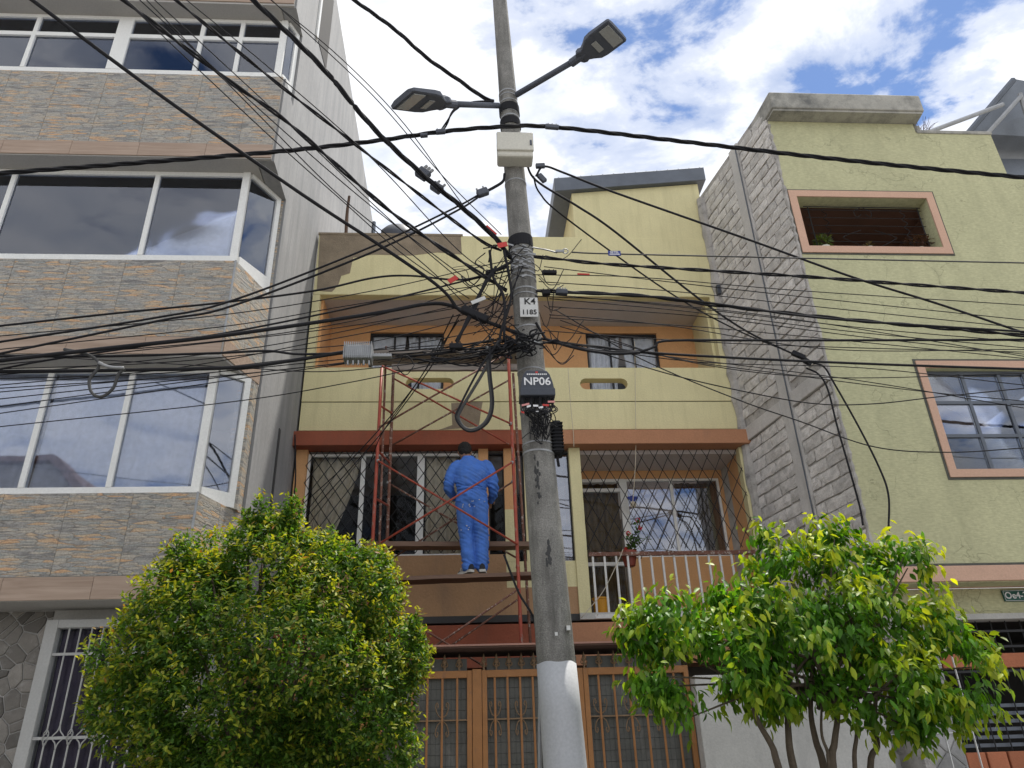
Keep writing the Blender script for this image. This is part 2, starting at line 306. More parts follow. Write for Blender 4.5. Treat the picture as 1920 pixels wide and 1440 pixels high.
MT = dict(
 yellow=M('yellow_paint', (0.71, 0.64, 0.365), var=0.06, bump=0.35, bscale=38, dirt=(0.58, 0.52, 0.29), dscale=(4.0, 4.0, 0.30), dlo=0.50, dhi=0.82),
 orange=M('orange_paint', (0.66, 0.36, 0.165), var=0.07, bump=0.3, bscale=38, dirt=(0.50, 0.28, 0.13), dlo=0.6, dhi=0.85),
 red=M('red_oxide_paint', (0.30, 0.085, 0.045), var=0.13, bump=0.3, bscale=38, dirt=(0.20, 0.08, 0.05), dlo=0.5, dhi=0.8),
 brown=M('salmon_brown_paint', (0.45, 0.215, 0.115), var=0.08, bump=0.3, bscale=38, dirt=(0.33, 0.17, 0.10)),
 tan=M('tan_plaster_paint', (0.42, 0.25, 0.135), var=0.10, bump=0.5, bscale=30, dirt=(0.30, 0.19, 0.12), dlo=0.5, dhi=0.8),
 soffit=M('pale_soffit_plaster', (0.55, 0.50, 0.48), var=0.05, bump=0.15, dirt=(0.45, 0.36, 0.32), dlo=0.6, dhi=0.85),
 bare=M('bare_cement_render', (0.27, 0.215, 0.15), var=0.25, scale=5, bump=0.9, bscale=55, dirt=(0.17, 0.135, 0.10)),
 darkgap=M('dark_cement_joint', (0.055, 0.055, 0.055), var=0.2),
 conc=M('grey_concrete_render', (0.29, 0.29, 0.29), var=0.16, scale=0.9, bump=0.3, bscale=25, dirt=(0.20, 0.205, 0.21), dscale=(2.2, 2.2, 0.22), dlo=0.45, dhi=0.75),
 soffgrey=M('smooth_grey_soffit', (0.40, 0.385, 0.36), var=0.06),
 pole=M('weathered_pole_concrete', (0.235, 0.227, 0.208), var=0.32, scale=5, bump=0.8, bscale=90, dirt=(0.11, 0.105, 0.095), dscale=(5, 5, 0.6), dlo=0.48, dhi=0.68, fine=0.22),
 polepaint=M('pale_grey_pole_paint', (0.46, 0.47, 0.485), var=0.05, bump=0.15, dirt=(0.42, 0.42, 0.42), dlo=0.62, dhi=0.9),
 white=M('white_aluminium', (0.80, 0.80, 0.77), rough=0.4, var=0.04, dirt=(0.55, 0.54, 0.5), dlo=0.62, dhi=0.9),
 whitebar=M('chipped_white_enamel', (0.66, 0.65, 0.62), rough=0.5, var=0.08, dirt=(0.30, 0.18, 0.12), dscale=(9, 9, 5), dlo=0.60, dhi=0.68),
 black=M('black_rubber', (0.026, 0.026, 0.029), rough=0.85, var=0.15, spec=0.12),
 blackm=M('black_iron', (0.02, 0.02, 0.022), rough=0.5, var=0.2),
 greycable=M('grey_cable_sheath', (0.085, 0.085, 0.085), rough=0.8, var=0.2, spec=0.15),
 steel=M('galvanised_steel', (0.34, 0.345, 0.35), rough=0.6, metal=0.5, var=0.15, scale=18),
 alu=M('cast_aluminium', (0.36, 0.37, 0.38), rough=0.6, metal=0.4, var=0.15, scale=12),
 lamp=M('grey_lamp_casting', (0.10, 0.11, 0.135), rough=0.7, var=0.08),
 lens=M('lamp_lens', (0.42, 0.43, 0.42), rough=0.25, var=0.03, spec=0.5),
 ivory=M('ivory_plastic', (0.62, 0.60, 0.52), rough=0.5, var=0.05, dirt=(0.4, 0.38, 0.33), dlo=0.6, dhi=0.85),
 npbox=M('slate_plastic', (0.055, 0.062, 0.078), rough=0.45, var=0.08),
 letter=M('white_lettering', (0.80, 0.80, 0.80), rough=0.6, var=0.02),
 ink=M('black_ink', (0.02, 0.02, 0.02), rough=0.7, var=0.02),
 plate=M('painted_white_plate', (0.62, 0.62, 0.60), rough=0.6, var=0.12, scale=20, dirt=(0.3, 0.29, 0.27), dscale=(14, 14, 14), dlo=0.6, dhi=0.7),
 redtag=M('red_tag_plastic', (0.55, 0.05, 0.04), rough=0.5, var=0.1), bluetag=M('blue_tag_plastic', (0.03, 0.05, 0.26), rough=0.5, var=0.08),
 pinktag=M('pink_tag_plastic', (0.65, 0.28, 0.26), rough=0.6),
 scaf=M('red_scaffold_paint', (0.33, 0.062, 0.035), rough=0.55, var=0.2, scale=9, dirt=(0.27, 0.19, 0.15), dscale=(10, 10, 4), dlo=0.57, dhi=0.64),
 rust=M('rusty_scaffold_tube', (0.17, 0.075, 0.05), rough=0.7, var=0.3, scale=14, dirt=(0.42, 0.36, 0.31), dscale=(12, 12, 12), dlo=0.55, dhi=0.62),
 plank=wood('weathered_plank', (0.10, 0.055, 0.035), (0.24, 0.14, 0.09), 0),
 plankgrey=wood('grey_plank', (0.12, 0.10, 0.085), (0.26, 0.22, 0.18), 0),
 woodtile=wood('wood_look_tile', (0.30, 0.21, 0.15), (0.46, 0.345, 0.265), 0),
 ledge=ledgestone('ledge_stone_tile', 1.4),
 grout=M('tile_grout', (0.42, 0.41, 0.39), var=0.1),
 green=stucco('pale_green_stucco', (0.53, 0.515, 0.31)),
 pink=M('pink_trim_paint', (0.62, 0.395, 0.285), var=0.06, bump=0.3, bscale=30, dirt=(0.45, 0.31, 0.24), dlo=0.6, dhi=0.85),
 trimline=M('grey_trim_line', (0.10, 0.10, 0.085), var=0.25, scale=8),
 block=M('pumice_block', (0.68, 0.645, 0.605), var=0.16, scale=3.5, bump=0.9, bscale=70, dirt=(0.50, 0.475, 0.445), dscale=(4, 4, 4), dlo=0.46, dhi=0.60, objr=0.14, fine=0.12),
 mortar=M('rough_mortar', (0.42, 0.395, 0.365), var=0.3, scale=6, bump=1.0, bscale=45, dirt=(0.10, 0.095, 0.09), dscale=(4, 4, 4)),
 column=M('cast_concrete_column', (0.55, 0.525, 0.495), var=0.15, bump=0.5, bscale=30, dirt=(0.42, 0.40, 0.37), dscale=(3, 3, 0.5)),
 mouldy=M('mouldy_cornice_render', (0.40, 0.385, 0.34), var=0.15, bump=0.4, bscale=30, dirt=(0.15, 0.15, 0.14), dscale=(1.6, 1.6, 1.2), dlo=0.44, dhi=0.70),
 sheet=M('dark_roof_sheet', (0.13, 0.145, 0.17), rough=0.5, metal=0.3, var=0.15, scale=4),
 tin=M('grey_corrugated_tin', (0.20, 0.22, 0.25), rough=0.5, metal=0.4, var=0.15),
 gate=M('ochre_gate_enamel', (0.36, 0.165, 0.06), rough=0.5, var=0.12, scale=8, dirt=(0.25, 0.13, 0.07), dscale=(6, 6, 3), dlo=0.58, dhi=0.72),
 spike=M('tarnished_spike', (0.22, 0.145, 0.085), rough=0.55, var=0.2, scale=20),
 polysheet=M('dusty_plastic_sheet', (0.12, 0.12, 0.11), rough=0.6, var=0.25, scale=2.5, dirt=(0.23, 0.225, 0.21), dscale=(2, 2, 0.6)),
 dullwhite=M('dull_white_enamel', (0.44, 0.44, 0.425), rough=0.5, var=0.08, dirt=(0.4, 0.39, 0.37)),
 plaster=M('pale_grey_plaster', (0.50, 0.49, 0.46), var=0.12, bump=0.3, dirt=(0.36, 0.35, 0.33)),
 canopy=M('brown_canopy_paint', (0.12, 0.07, 0.055), var=0.15), canopyedge=M('pink_canopy_edge', (0.40, 0.22, 0.17), var=0.12),
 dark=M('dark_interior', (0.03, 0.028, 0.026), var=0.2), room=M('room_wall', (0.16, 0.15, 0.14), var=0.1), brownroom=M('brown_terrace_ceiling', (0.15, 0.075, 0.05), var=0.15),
 glassb=glass('blue_reflective_glass', (0.84, 0.87, 0.92), 0.10, gcol=(0.82, 0.86, 0.97)), glassd=glass('clear_window_glass', (0.94, 0.95, 0.95), -0.03), glassr=glass('mirror_window_glass', (0.80, 0.80, 0.82), 0.14),
 sheer=cloth('sheer_grey_curtain', (0.80, 0.81, 0.84), 0.12), lace=cloth('grey_lace_curtain', (0.55, 0.52, 0.53), 0.3), beige=cloth('beige_drape', (0.70, 0.61, 0.47), 0.12),
 browncurt=cloth('olive_brown_drape', (0.20, 0.14, 0.075), 0.25), purple=cloth('plum_grey_curtain', (0.10, 0.085, 0.13), 0.2), whitecurt=cloth('pale_lilac_curtain', (0.86, 0.86, 0.90), 0.12),
 asphalt=M('asphalt', (0.06, 0.06, 0.062), var=0.2, bump=0.5, bscale=90), paving=M('paving_concrete', (0.33, 0.32, 0.30), var=0.12, bump=0.3), kerb=M('kerb_concrete', (0.38, 0.37, 0.35), var=0.1),
 bark=M('grey_bark', (0.11, 0.085, 0.06), var=0.3, scale=14, bump=0.9, bscale=50), terracotta=M('terracotta_plastic', (0.27, 0.06, 0.04), rough=0.5), bucket=M('yellow_plastic', (0.65, 0.30, 0.02), rough=0.4), petal=M('red_petal', (0.62, 0.02, 0.03), rough=0.6, var=0.2),
 stem=M('green_stem', (0.07, 0.13, 0.03), var=0.2), dry=M('dry_twig', (0.10, 0.06, 0.04), var=0.3),
 coverall=M('blue_workwear_cotton', (0.075, 0.185, 0.56), rough=0.9, var=0.12, scale=6, spec=0.15, bump=0.4, bscale=160, bdist=0.004, dirt=(0.11, 0.20, 0.47), dscale=(3.6, 3.6, 2.4), dlo=0.50, dhi=0.74),
 skin=M('skin', (0.34, 0.19, 0.125), rough=0.55, var=0.06), hair=M('black_hair', (0.012, 0.010, 0.009), rough=0.6, var=0.3, bump=0.9, bscale=190), shoe=M('dark_shoe_mesh', (0.025, 0.027, 0.035), rough=0.8), sole=M('off_white_sole', (0.55, 0.54, 0.50), rough=0.7, dirt=(0.35, 0.33, 0.3)),
 brick=M('red_facing_brick', (0.42, 0.15, 0.075), var=0.15, bump=0.4, bscale=60, objr=0.12), plaque=M('green_enamel_plaque', (0.01, 0.085, 0.06), rough=0.3),
 stone=M('river_flagstone', (0.20, 0.185, 0.165), var=0.3, scale=4, bump=0.6, bscale=30, objr=0.45, dirt=(0.30, 0.29, 0.27), dscale=(5, 5, 5)), flag=M('pale_slab_stone', (0.36, 0.355, 0.345), var=0.25, scale=6, bump=0.5, bscale=30, objr=0.2),
 leaf=leafmat('shrub_leaf'), leaf2=leafmat('fig_leaf', 0.45), dish=M('grey_dish_enamel', (0.06, 0.065, 0.08), rough=0.5), cord=M('pale_cord', (0.55, 0.48, 0.36), var=0.1),
 walltan=M('distant_plaster', (0.40, 0.37, 0.33), var=0.1), rooftile=M('dull_tile_roof', (0.16, 0.09, 0.07), var=0.2),
 greybrown=M('grey_brown_wall', (0.30, 0.28, 0.25), var=0.15, dirt=(0.16, 0.15, 0.14)),
)

# ------------------------------------------------------------------ ground
MB().box(-400, 400, -300, 600, -0.5, 0.0).build('ground', MT['paving'], kind='structure')
MB().box(-200, 200, -3.5, 4.6, -0.02, 0.004).build('road', MT['asphalt'], kind='structure')
MB().box(-200, 200, 4.72, 9.9, -0.02, 0.13).build('pavement', MT['paving'], kind='structure')
MB().box(-200, 200, 4.6, 4.72, -0.02, 0.134).build('kerb', MT['kerb'], bevel=0.015, kind='structure')
MB().box(-200, 200, -5.6, -3.5, -0.02, 0.13).build('pavement', MT['paving'], kind='structure')

def curtain(x0, x1, y, z0, z1, mat, name='curtain', label='curtain', folds=9, amp=0.03, group=None, gather=None, seed=0, fx=None):
    b = MB(); n = max(12, int(folds*8)); rows = 10; rn = random.Random(seed); ph = rn.random()*6; rings = []
    vs = []; fs = []
    for j in range(rows+1):
        t = j/rows; z = z1+(z0-z1)*t
        a, c = x0, x1
        if gather: a = x0+(gather[0]-x0)*min(1, t*1.2)**1.4; c = x1+(gather[1]-x1)*min(1, t*1.2)**1.4
        for i in range(n+1):
            s = i/n; vs.append((a+(c-a)*s, y+amp*math.sin(s*folds*6.283+ph+0.4*math.sin(3*t+s*5))*(0.6+0.6*t)+0.012*math.sin(s*31+t*4), z))
    for j in range(rows):
        for i in range(n):
            k = j*(n+1)+i; fs.append((k, k+1, k+n+2, k+n+1))
    b.add(vs, fs); o = b.build(name, mat, smooth=True, label=label, cat='curtain', group=group)
    md = o.modifiers.new('cloth', 'SOLIDIFY'); md.thickness = 0.003
    return o

# ================================================================== LEFT APARTMENT BUILDING
YF, YW, XS = 7.30, 7.58, -2.32
LB = thing('apartment_building', 'tall apartment building clad in ledge stone tiles with a bare concrete side wall', 'building', (-5.5, 9, 0))
MB().prism([(-2.52, y, z) for y, z in ((8.06, 0), (8.06, 8.43), (7.335, 8.43), (7.335, 9.86), (7.80, 9.86), (7.80, 11.25), (7.335, 11.25), (7.335, 14.45), (16.4, 14.45), (16.4, 0))], (0.20, 0, 0)).build('side_wall', MT['conc'], LB, label='bare grey concrete side wall with vertical streaks')
MB().box(-9, -2.525, 9.3, 16.2, 0, 14.3).build('core_wall', MT['room'], LB)
MB().box(-9.2, -2.50, 7.3, 16.6, 14.46, 14.6).build('roof_slab', MT['conc'], LB)
def lb_plan(ch): return [(-9, YF), (-2.57, YF), (-2.345, 8.02), (-2.345, 8.05), (-2.53, 8.05), (-2.53, 9.29), (-9, 9.29)] if ch else [(-9, YF), (-2.345, YF), (-2.345, 7.33), (-2.53, 7.33), (-2.53, 9.29), (-9, 9.29)]
for ch, z0, z1 in ((1, 3.13, 4.15), (1, 5.66, 6.90), (0, 8.43, 9.85), (0, 11.25, 14.44)):
    MB().plan(lb_plan(ch), z0, z1).build('floor_band', MT['soffgrey'], LB)
# stone tiles, one by one, and the wood-look strip under each band
TW, TG = 0.60, 0.004
def tile_mesh(wd, hg, th, mat, nm):
    b = MB().box(-wd/2, wd/2, -th, 0, 0, hg); return b.mesh(nm, mat)
_tc = {}
def put_tile(nm, mat, xl, xr, z0, z1, ybase, parent, th=0.006, ang=0.0, org=None):
    key = (nm, round(xr-xl, 3), round(z1-z0, 3))
    if key not in _tc: _tc[key] = tile_mesh(xr-xl-TG, z1-z0-TG, th, mat, nm)
    if org is None: inst(_tc[key], nm, parent, ((xl+xr)/2, ybase, z0+TG/2))
    else:
        c = Vector((org[0], org[1], 0)) + Vector((math.cos(ang), math.sin(ang), 0))*((xl+xr)/2)
        inst(_tc[key], nm, parent, (c.x, c.y, z0+TG/2), (0, 0, ang))
CA = math.atan2(8.02-7.30, -2.345+2.57); CL = math.hypot(8.02-7.30, -2.345+2.57)
for ch, z0, z1, rows in ((1, 3.35, 4.15, 3), (1, 5.90, 6.90, 3), (0, 8.66, 9.85, 4), (0, 11.50, 12.7, 3)):
    xr = -2.575 if ch else -2.348
    hh = (z1-z0)/rows
    for r in range(rows):
        x = xr; k = 0
        while x > -6.9:
            wd = TW if k or ch else 0.42
            put_tile('stone_tile', MT['ledge'], x-wd, x, z0+r*hh, z0+(r+1)*hh, YF, LB); x -= wd; k += 1
        if ch:
            for a, c in ((0.012, 0.38), (0.38, CL-0.004)):
                put_tile('stone_tile', MT['ledge'], a, c, z0+r*hh, z0+(r+1)*hh, 0, LB, ang=CA, org=(-2.57, YF))
    zb = z0-0.215; x = xr
    while x > -6.9:
        put_tile('wood_look_tile', MT['woodtile'], x-0.8, x, zb, z0-0.004, YF, LB, th=0.014); x -= 0.8
    if ch: put_tile('wood_look_tile', MT['woodtile'], 0.02, CL-0.004, zb, z0-0.004, 0, LB, th=0.014, ang=CA, org=(-2.57, YF))
# corner trims of the chamfered bands
for z0, z1 in ((3.35, 4.15), (5.90, 6.90)):
    MB().tube([(-2.568, YF-0.008, z0), (-2.568, YF-0.008, z1)], 0.012, 6).build('corner_trim', MT['alu'], LB)
def lb_window(z0, zr, z1, xs, xk, end, transom=None, wide=()):
    """window band: bottom rail z0..zr, head z1, mullions xs (thin) and wide piers, knee xk, chamfer end point"""
    fr = MB(); y = YW; fw = 0.028
    fr.box(-8.9, xk, y-0.03, y+0.03, z0, zr); fr.box(-8.9, xk, y-0.03, y+0.03, z1-0.06, z1)
    W_ = fr.build('window_frame', MT['white'], LB)
    allx = sorted([(x, fw) for x in xs]+[(x, hw) for x, hw in wide])
    for x, hw in allx: MB().box(x-hw, x+hw, y-0.035, y+0.035, zr, z1-0.06).build('mullion', MT['white'], W_)
    MB().box(xk-0.055, xk+0.03, y-0.045, y+0.05, z0, z1).build('corner_post', MT['white'], W_)
    if transom: MB().box(-8.9, xk-0.055, y-0.033, y+0.033, transom-0.035, transom+0.035).build('transom', MT['white'], W_)
    edges = [-8.9]+[e for x, hw in allx for e in (x-hw, x+hw)]+[xk-0.055]
    zs = [zr, z1-0.06] if not transom else [zr, transom-0.035, transom+0.035, z1-0.06]
    for i in range(0, len(edges), 2):
        for j in range(0, len(zs), 2): MB().box(edges[i], edges[i+1], y-0.004, y+0.004, zs[j], zs[j+1]).build('pane', MT['glassb'], W_)
    a = Vector((xk+0.03, y, 0)); e = Vector((end[0], end[1], 0)); d = (e-a).normalized(); nn = Vector((-d.y, d.x, 0)); ln = (e-a).length
    c = MB()
    for s0, s1, q0, q1 in ((0, ln, z0, zr), (0, ln, z1-0.06, z1), (ln-0.07, ln, zr, z1-0.06)):
        c.obox(a+d*((s0+s1)/2)+Vector((0, 0, (q0+q1)/2)), d*((s1-s0)/2), nn*0.03, Vector((0, 0, (q1-q0)/2)))
    c.build('side_frame', MT['white'], W_)
    MB().obox(a+d*(ln/2-0.03)+Vector((0, 0, (zr+z1-0.06)/2)), d*(ln/2-0.04), nn*0.004, Vector((0, 0, (z1-0.06-zr)/2))).build('pane', MT['glassr'], W_)
    # tiled pier between window end and side wall
    MB().plan([(end[0]+0.002, end[1]+0.01), (XS-0.028, max(end[1]+0.03, 7.86)), (XS-0.028, 8.045), (-2.53, 8.045), (-2.53, end[1]+0.06)], z0, z1-0.004).build('tiled_pier', MT['ledge'], LB)
xa = [X(100, 700, YW), X(252, 700, YW), X(100, 700, YW)-0.98, X(100, 700, YW)-1.96]
KA = -2.68
lb_window(4.152, 4.30, 5.657, xa, KA, (-2.385, 7.83))
xb = [X(300, 325, YW), X(34, 320, YW), X(34, 320, YW)-1.4]
lb_window(6.902, 7.155, 8.428, xb, KA, (-2.40, 8.05))
xc = [X(75, 42, YW), X(382, 60, YW), X(455, 62, YW), X(75, 42, YW)-1.1]
lb_window(9.852, 10.21, 11.248, xc, -2.50, (-2.38, 7.79), transom=10.86, wide=[(X(240, 42, YW), 0.10)])
# curtains in the flats
for i, (x0, x1, z0, z1, mt, lb) in enumerate((
   (-4.36, -2.80, 4.2, 5.66, 'sheer', 'sheer grey curtain behind the lowest windows of the tiled building, right half'),
   (-6.8, -4.42, 4.2, 5.66, 'sheer', 'sheer grey curtain behind the lowest windows of the tiled building, left half'),
   (-6.8, -3.80, 7.0, 8.43, 'sheer', 'blue-grey curtain behind the wide middle-floor pane of the tiled building'),
   (-3.74, -2.80, 7.0, 8.43, 'sheer', 'blue-grey curtain behind the middle-floor pane next to the chamfered corner'),
   (-7.2, -4.4, 10.0, 11.2, 'sheer', 'pale curtain behind the top-floor windows left of the wide white pier'),
   (-4.2, -3.02, 10.0, 11.2, 'sheer', 'pale curtain behind the top-floor windows right of the wide white pier'),
   (-2.98, -2.56, 10.0, 11.2, 'lace', 'ruffled lace curtain in the open top-floor sash at the building corner'))):
    curtain(x0, x1, YW+0.075 if mt == 'sheer' else YW+0.065, z0, z1, MT[mt], label=lb, folds=5*(x1-x0), amp=0.022, seed=i)
# dark plates standing in for the shade of a wall slot and a side window
MB().box(XS-0.005, XS+0.012, 9.05, 9.12, 3.2, 5.6).build('slot_shade_plate', MT['darkgap'], LB)
MB().prism([(XS-0.002, y, z) for y, z in ((8.55, 12.2), (9.35, 12.35), (9.35, 14.1), (8.55, 14.1))], (0.01, 0, 0)).build('opening_shade_plate', MT['dark'], LB)
MB().prism([(XS-0.002, y, z) for y, z in ((8.45, 12.1), (8.55, 12.1), (8.55, 14.1), (8.45, 14.1))], (0.03, 0, 0)).build('opening_frame', MT['white'], LB)
MB().tube([(XS+0.04, 15.9, 8.0), (XS+0.04, 15.9, 14.4)], 0.05, 8).build('downpipe', MT['sheet'], LB)
# ground floor: flagstone wall and barred window
YG = 7.72
MB().box(-9, -2.53, YG, 9.29, 0, 3.13).build('ground_floor_wall', MT['grout'], LB)
def clip(poly, p, n):
    out = []
    for i in range(len(poly)):
        a, b = poly[i], poly[(i+1) % len(poly)]; da = (a[0]-p[0])*n[0]+(a[1]-p[1])*n[1]; db = (b[0]-p[0])*n[0]+(b[1]-p[1])*n[1]
        if da <= 0: out.append(a)
        if da*db < 0: t = da/(da-db); out.append((a[0]+(b[0]-a[0])*t, a[1]+(b[1]-a[1])*t))
    return out
def stones(x0, x1, z0, z1, sx, sz, yb, mat, parent, nm, gap=0.012, th=0.03, seed=1):
    rn = random.Random(seed); pts = []
    j = 0; z = z0-sz
    while z < z1+sz:
        x = x0-sx+(sx/2 if j % 2 else 0)
        while x < x1+sx: pts.append((x+rn.uniform(-.46, .46)*sx, z+rn.uniform(-.46, .46)*sz)); x += sx
        z += sz; j += 1
    for i, p in enumerate(pts):
        poly = [(x0, z0), (x1, z0), (x1, z1), (x0, z1)]
        for k, q in enumerate(pts):
            if k == i or abs(q[0]-p[0]) > 3*sx or abs(q[1]-p[1]) > 3*sz: continue
            dx, dz = q[0]-p[0], q[1]-p[1]; dl = math.hypot(dx, dz); n = (dx/dl, dz/dl)
            poly = clip(poly, ((p[0]+q[0])/2-n[0]*gap/2, (p[1]+q[1])/2-n[1]*gap/2), n)
            if len(poly) < 3: break
        if len(poly) < 3: continue
        ar = abs(sum(poly[a][0]*poly[(a+1) % len(poly)][1]-poly[(a+1) % len(poly)][0]*poly[a][1] for a in range(len(poly))))/2
        if ar < 0.0012: continue
        c = (sum(a[0] for a in poly)/len(poly), sum(a[1] for a in poly)/len(poly)); h = th*rn.uniform(0.6, 1.2); b = MB(); n = len(poly)
        outer = [(x, yb, z) for x, z in poly]; mid = [(x, yb-h*0.7, z) for x, z in poly]; inn = [(c[0]+(x-c[0])*0.82, yb-h, c[1]+(z-c[1])*0.82) for x, z in poly]
        b.loft([outer, mid, inn]); b.build(nm, mat, parent)
stones(-4.75, -3.87, 1.35, 3.12, 0.17, 0.11, YG, MT['stone'], LB, 'flagstone', th=0.018)
gx0, gx1 = X(95, 1150, 7.62), -2.62
zt = 3.02
fr = MB().box(gx0, gx0+0.11, 7.58, 7.70, 0.4, zt).box(gx1-0.1, gx1, 7.58, 7.70, 0.4, zt).box(gx0+0.11, gx1-0.1, 7.58, 7.70, zt-0.075, zt).box(gx0+0.11, gx1-0.1, 7.58, 7.70, 0.4, 0.5).build('window_frame', MT['dullwhite'], LB, bevel=0.006)
MB().box(gx0+0.11, gx1-0.1, 7.66, 7.668, 0.5, zt-0.075).build('pane', MT['glassd'], fr)
nb = 9; dxb = (gx1-0.1-gx0-0.11)/(nb+1)
for i in range(nb):
    x = gx0+0.11+dxb*(i+1); y = 7.605
    b = MB(); pts = [(x, y, 0.5)]; zc = 2.02
    if i % 2:   # diamond
        b.tube([(x, y, 0.5), (x, y, zc-0.10)], 0.008, 5); b.tube([(x, y, zc+0.10), (x, y, zt-0.075)], 0.008, 5)
        for s in (-1, 1): b.tube(smooth_pts([(x, y, zc-0.10), (x+s*0.012, y, zc-0.05), (x+s*0.05, y, zc), (x+s*0.012, y, zc+0.05), (x, y, zc+0.10)], 4), 0.006, 5)
    else:       # twisted basket
        b.tube([(x, y, 0.5), (x, y, zc-0.07)], 0.008, 5); b.tube([(x, y, zc+0.07), (x, y, zt-0.075)], 0.008, 5)
        for s in range(4): b.tube([(x+0.026*math.sin(math.pi*t/8)*math.cos(t*0.6+s*1.57), y+0.026*math.sin(math.pi*t/8)*math.sin(t*0.6+s*1.57), zc-0.07+0.14*t/8) for t in range(9)], 0.005, 4)
    b.build('bar', MT['dullwhite'], fr)
for zz_ in (Z(150, 1226, 7.6), Z(100, 1384, 7.6)): MB().box(gx0+0.11, gx1-0.1, 7.595, 7.601, zz_-0.012, zz_+0.012).build('crossbar', MT['dullwhite'], fr)
curtain(gx0+0.12, gx1-0.1, 7.69, 0.5, 2.95, MT['purple'], label='plum curtain behind the white barred ground-floor window', folds=9, amp=0.012, seed=40)

# ================================================================== MIDDLE HOUSE
MX0, MX1, YM, YB = -2.29, 4.05, 10.0, 10.9
MH = thing('yellow_house', 'narrow three-storey house with yellow parapets, orange walls and red beams', 'building', (0.9, 11, 0))
MB().box(MX0, MX1, YM, YM+0.15, 8.25, 9.40).build('upper_parapet', MT['yellow'], MH, bevel=0.012)
def patch(pts, y, mat, name, lab): return MB().xz([tuple((P(u, v, y).x, P(u, v, y).z)) for u, v in pts], y, y+0.05).build(name, mat, MH, label=lab)
patch([(600, 439), (864, 443), (866, 477), (820, 473), (770, 479), (700, 477), (662, 483), (656, 512), (640, 517), (634, 535), (622, 547), (594, 545)], YM-0.004, MT['bare'], 'bare_patch', 'unpainted cement patch at the left end of the parapet')
MB().box(MX0-0.01, -0.0, YM-0.012, YM+0.17, 9.385, 9.425).build('coping', MT['bare'], MH)
MB().box(MX0, MX1, YM+0.151, 14, 8.25, 8.42).build('roof_soffit', MT['soffit'], MH)
# rear wall of the loggia with its two windows
wl = [X(696, 600, YB), X(833, 600, YB)]; wr = [X(1096, 608, YB), X(1228, 608, YB)]
zwt, zwb = 8.12, 7.02
wallholes('loggia_wall', rectp(MX0+0.15, MX1-0.2, 5.98, 8.249), [rectp(wl[0], wl[1], zwb, zwt), rectp(wr[0], wr[1], zwb, zwt)], YB, YB+0.15, MT['orange'], MH)
MB().box(MX0, MX0+0.15, YM+0.151, YB+0.15, 5.98, 8.249).build('loggia_side_wall', MT['orange'], MH)
MB().box(MX1-0.2, MX1, YM+0.151, YB+0.15, 5.98, 8.249).build('loggia_side_wall', MT['yellow'], MH)
MB().box(MX0+0.002, MX0+0.11, YM+0.004, YM+0.148, 6.985, 8.249).build('corner_pier', MT['yellow'], MH)
MB().box(MX1-0.16, MX1-0.002, YM+0.004, YM+0.148, 6.985, 8.249).build('corner_pier', MT['yellow'], MH)
for k, (a, b_) in enumerate((wl, wr)):
    f = MB(); y = YB+0.06
    for x in (a, b_-0.035): f.box(x, x+0.035, y-0.02, y+0.02, zwb, zwt)
    f.box(a+0.035, b_-0.035, y-0.02, y+0.02, zwt-0.04, zwt).box(a+0.035, b_-0.035, y-0.02, y+0.02, zwb, zwb+0.04)
    wf = f.build('window_frame', MT['blackm'], MH)
    n = 3
    for i in range(1, n): x = a+(b_-a)*i/n; MB().box(x-0.015, x+0.015, y-0.018, y+0.018, zwb+0.04, zwt-0.04).build('mullion', MT['blackm'], wf)
    for i in range(n): MB().box(a+(b_-a)*i/n+0.016, a+(b_-a)*(i+1)/n-0.016, y-0.003, y+0.003, zwb+0.04, zwt-0.04).build('pane', MT['glassd'], wf)
    m = (a+b_)/2; side = 'left' if k == 0 else 'right'
    curtain(a+0.04, m-0.02, YB+0.105, zwb, zwt, MT['whitecurt'], label='pale gathered curtain on the left side of the %s loggia window' % side, folds=5, amp=0.02, gather=(a+0.04, a+(m-a)*0.8), seed=50+k)
    curtain(m+0.02, b_-0.04, YB+0.12, zwb, zwt, MT['whitecurt'], label='pale gathered curtain on the right side of the %s loggia window' % side, folds=5, amp=0.02, gather=(m+(b_-m)*0.15, b_-0.04), seed=52+k)
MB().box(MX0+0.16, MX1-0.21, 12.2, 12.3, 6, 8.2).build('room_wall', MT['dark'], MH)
# balcony parapet with groove and two rounded slots
def slot(x0, x1, z0, z1):
    r = (z1-z0)/2; zc = (z0+z1)/2; pts = []
    for i in range(9): a = -math.pi/2+math.pi*i/8; pts.append((x1-r+r*math.cos(a), zc+r*math.sin(a)))
    for i in range(9): a = math.pi/2+math.pi*i/8; pts.append((x0+r+r*math.cos(a), zc+r*math.sin(a)))
    return pts
wallholes('balcony_parapet', rectp(MX0, MX1+0.02, 6.43, 6.98), [slot(-0.83, -0.13, 6.63, 6.81), slot(1.72, 2.43, 6.62, 6.80)], YM, YM+0.15, MT['yellow'], MH)
MB().box(MX0, MX1+0.02, YM, YM+0.15, 5.98, 6.415).build('balcony_parapet', MT['yellow'], MH, bevel=0.004)
MB().box(MX0, MX1, YM+0.02, YM+0.14, 6.415, 6.43).build('parapet_groove', MT['darkgap'], MH)
patch([(846, 756), (905, 753), (902, 770), (898, 800), (850, 804), (823, 806), (848, 797)], YM-0.003, MT['bare'], 'bare_patch', 'brown bare cement patch low on the parapet')
MB().box(MX0, MX1, YM+0.012, YM+0.15, 5.92, 5.98).build('dark_joint', MT['darkgap'], MH)
MB().box(MX0+0.1, MX1-0.1, YM+0.151, 13.5, 5.72, 5.975).build('floor_slab', MT['soffit'], MH)
xsplit = X(1003, 820, 9.86)
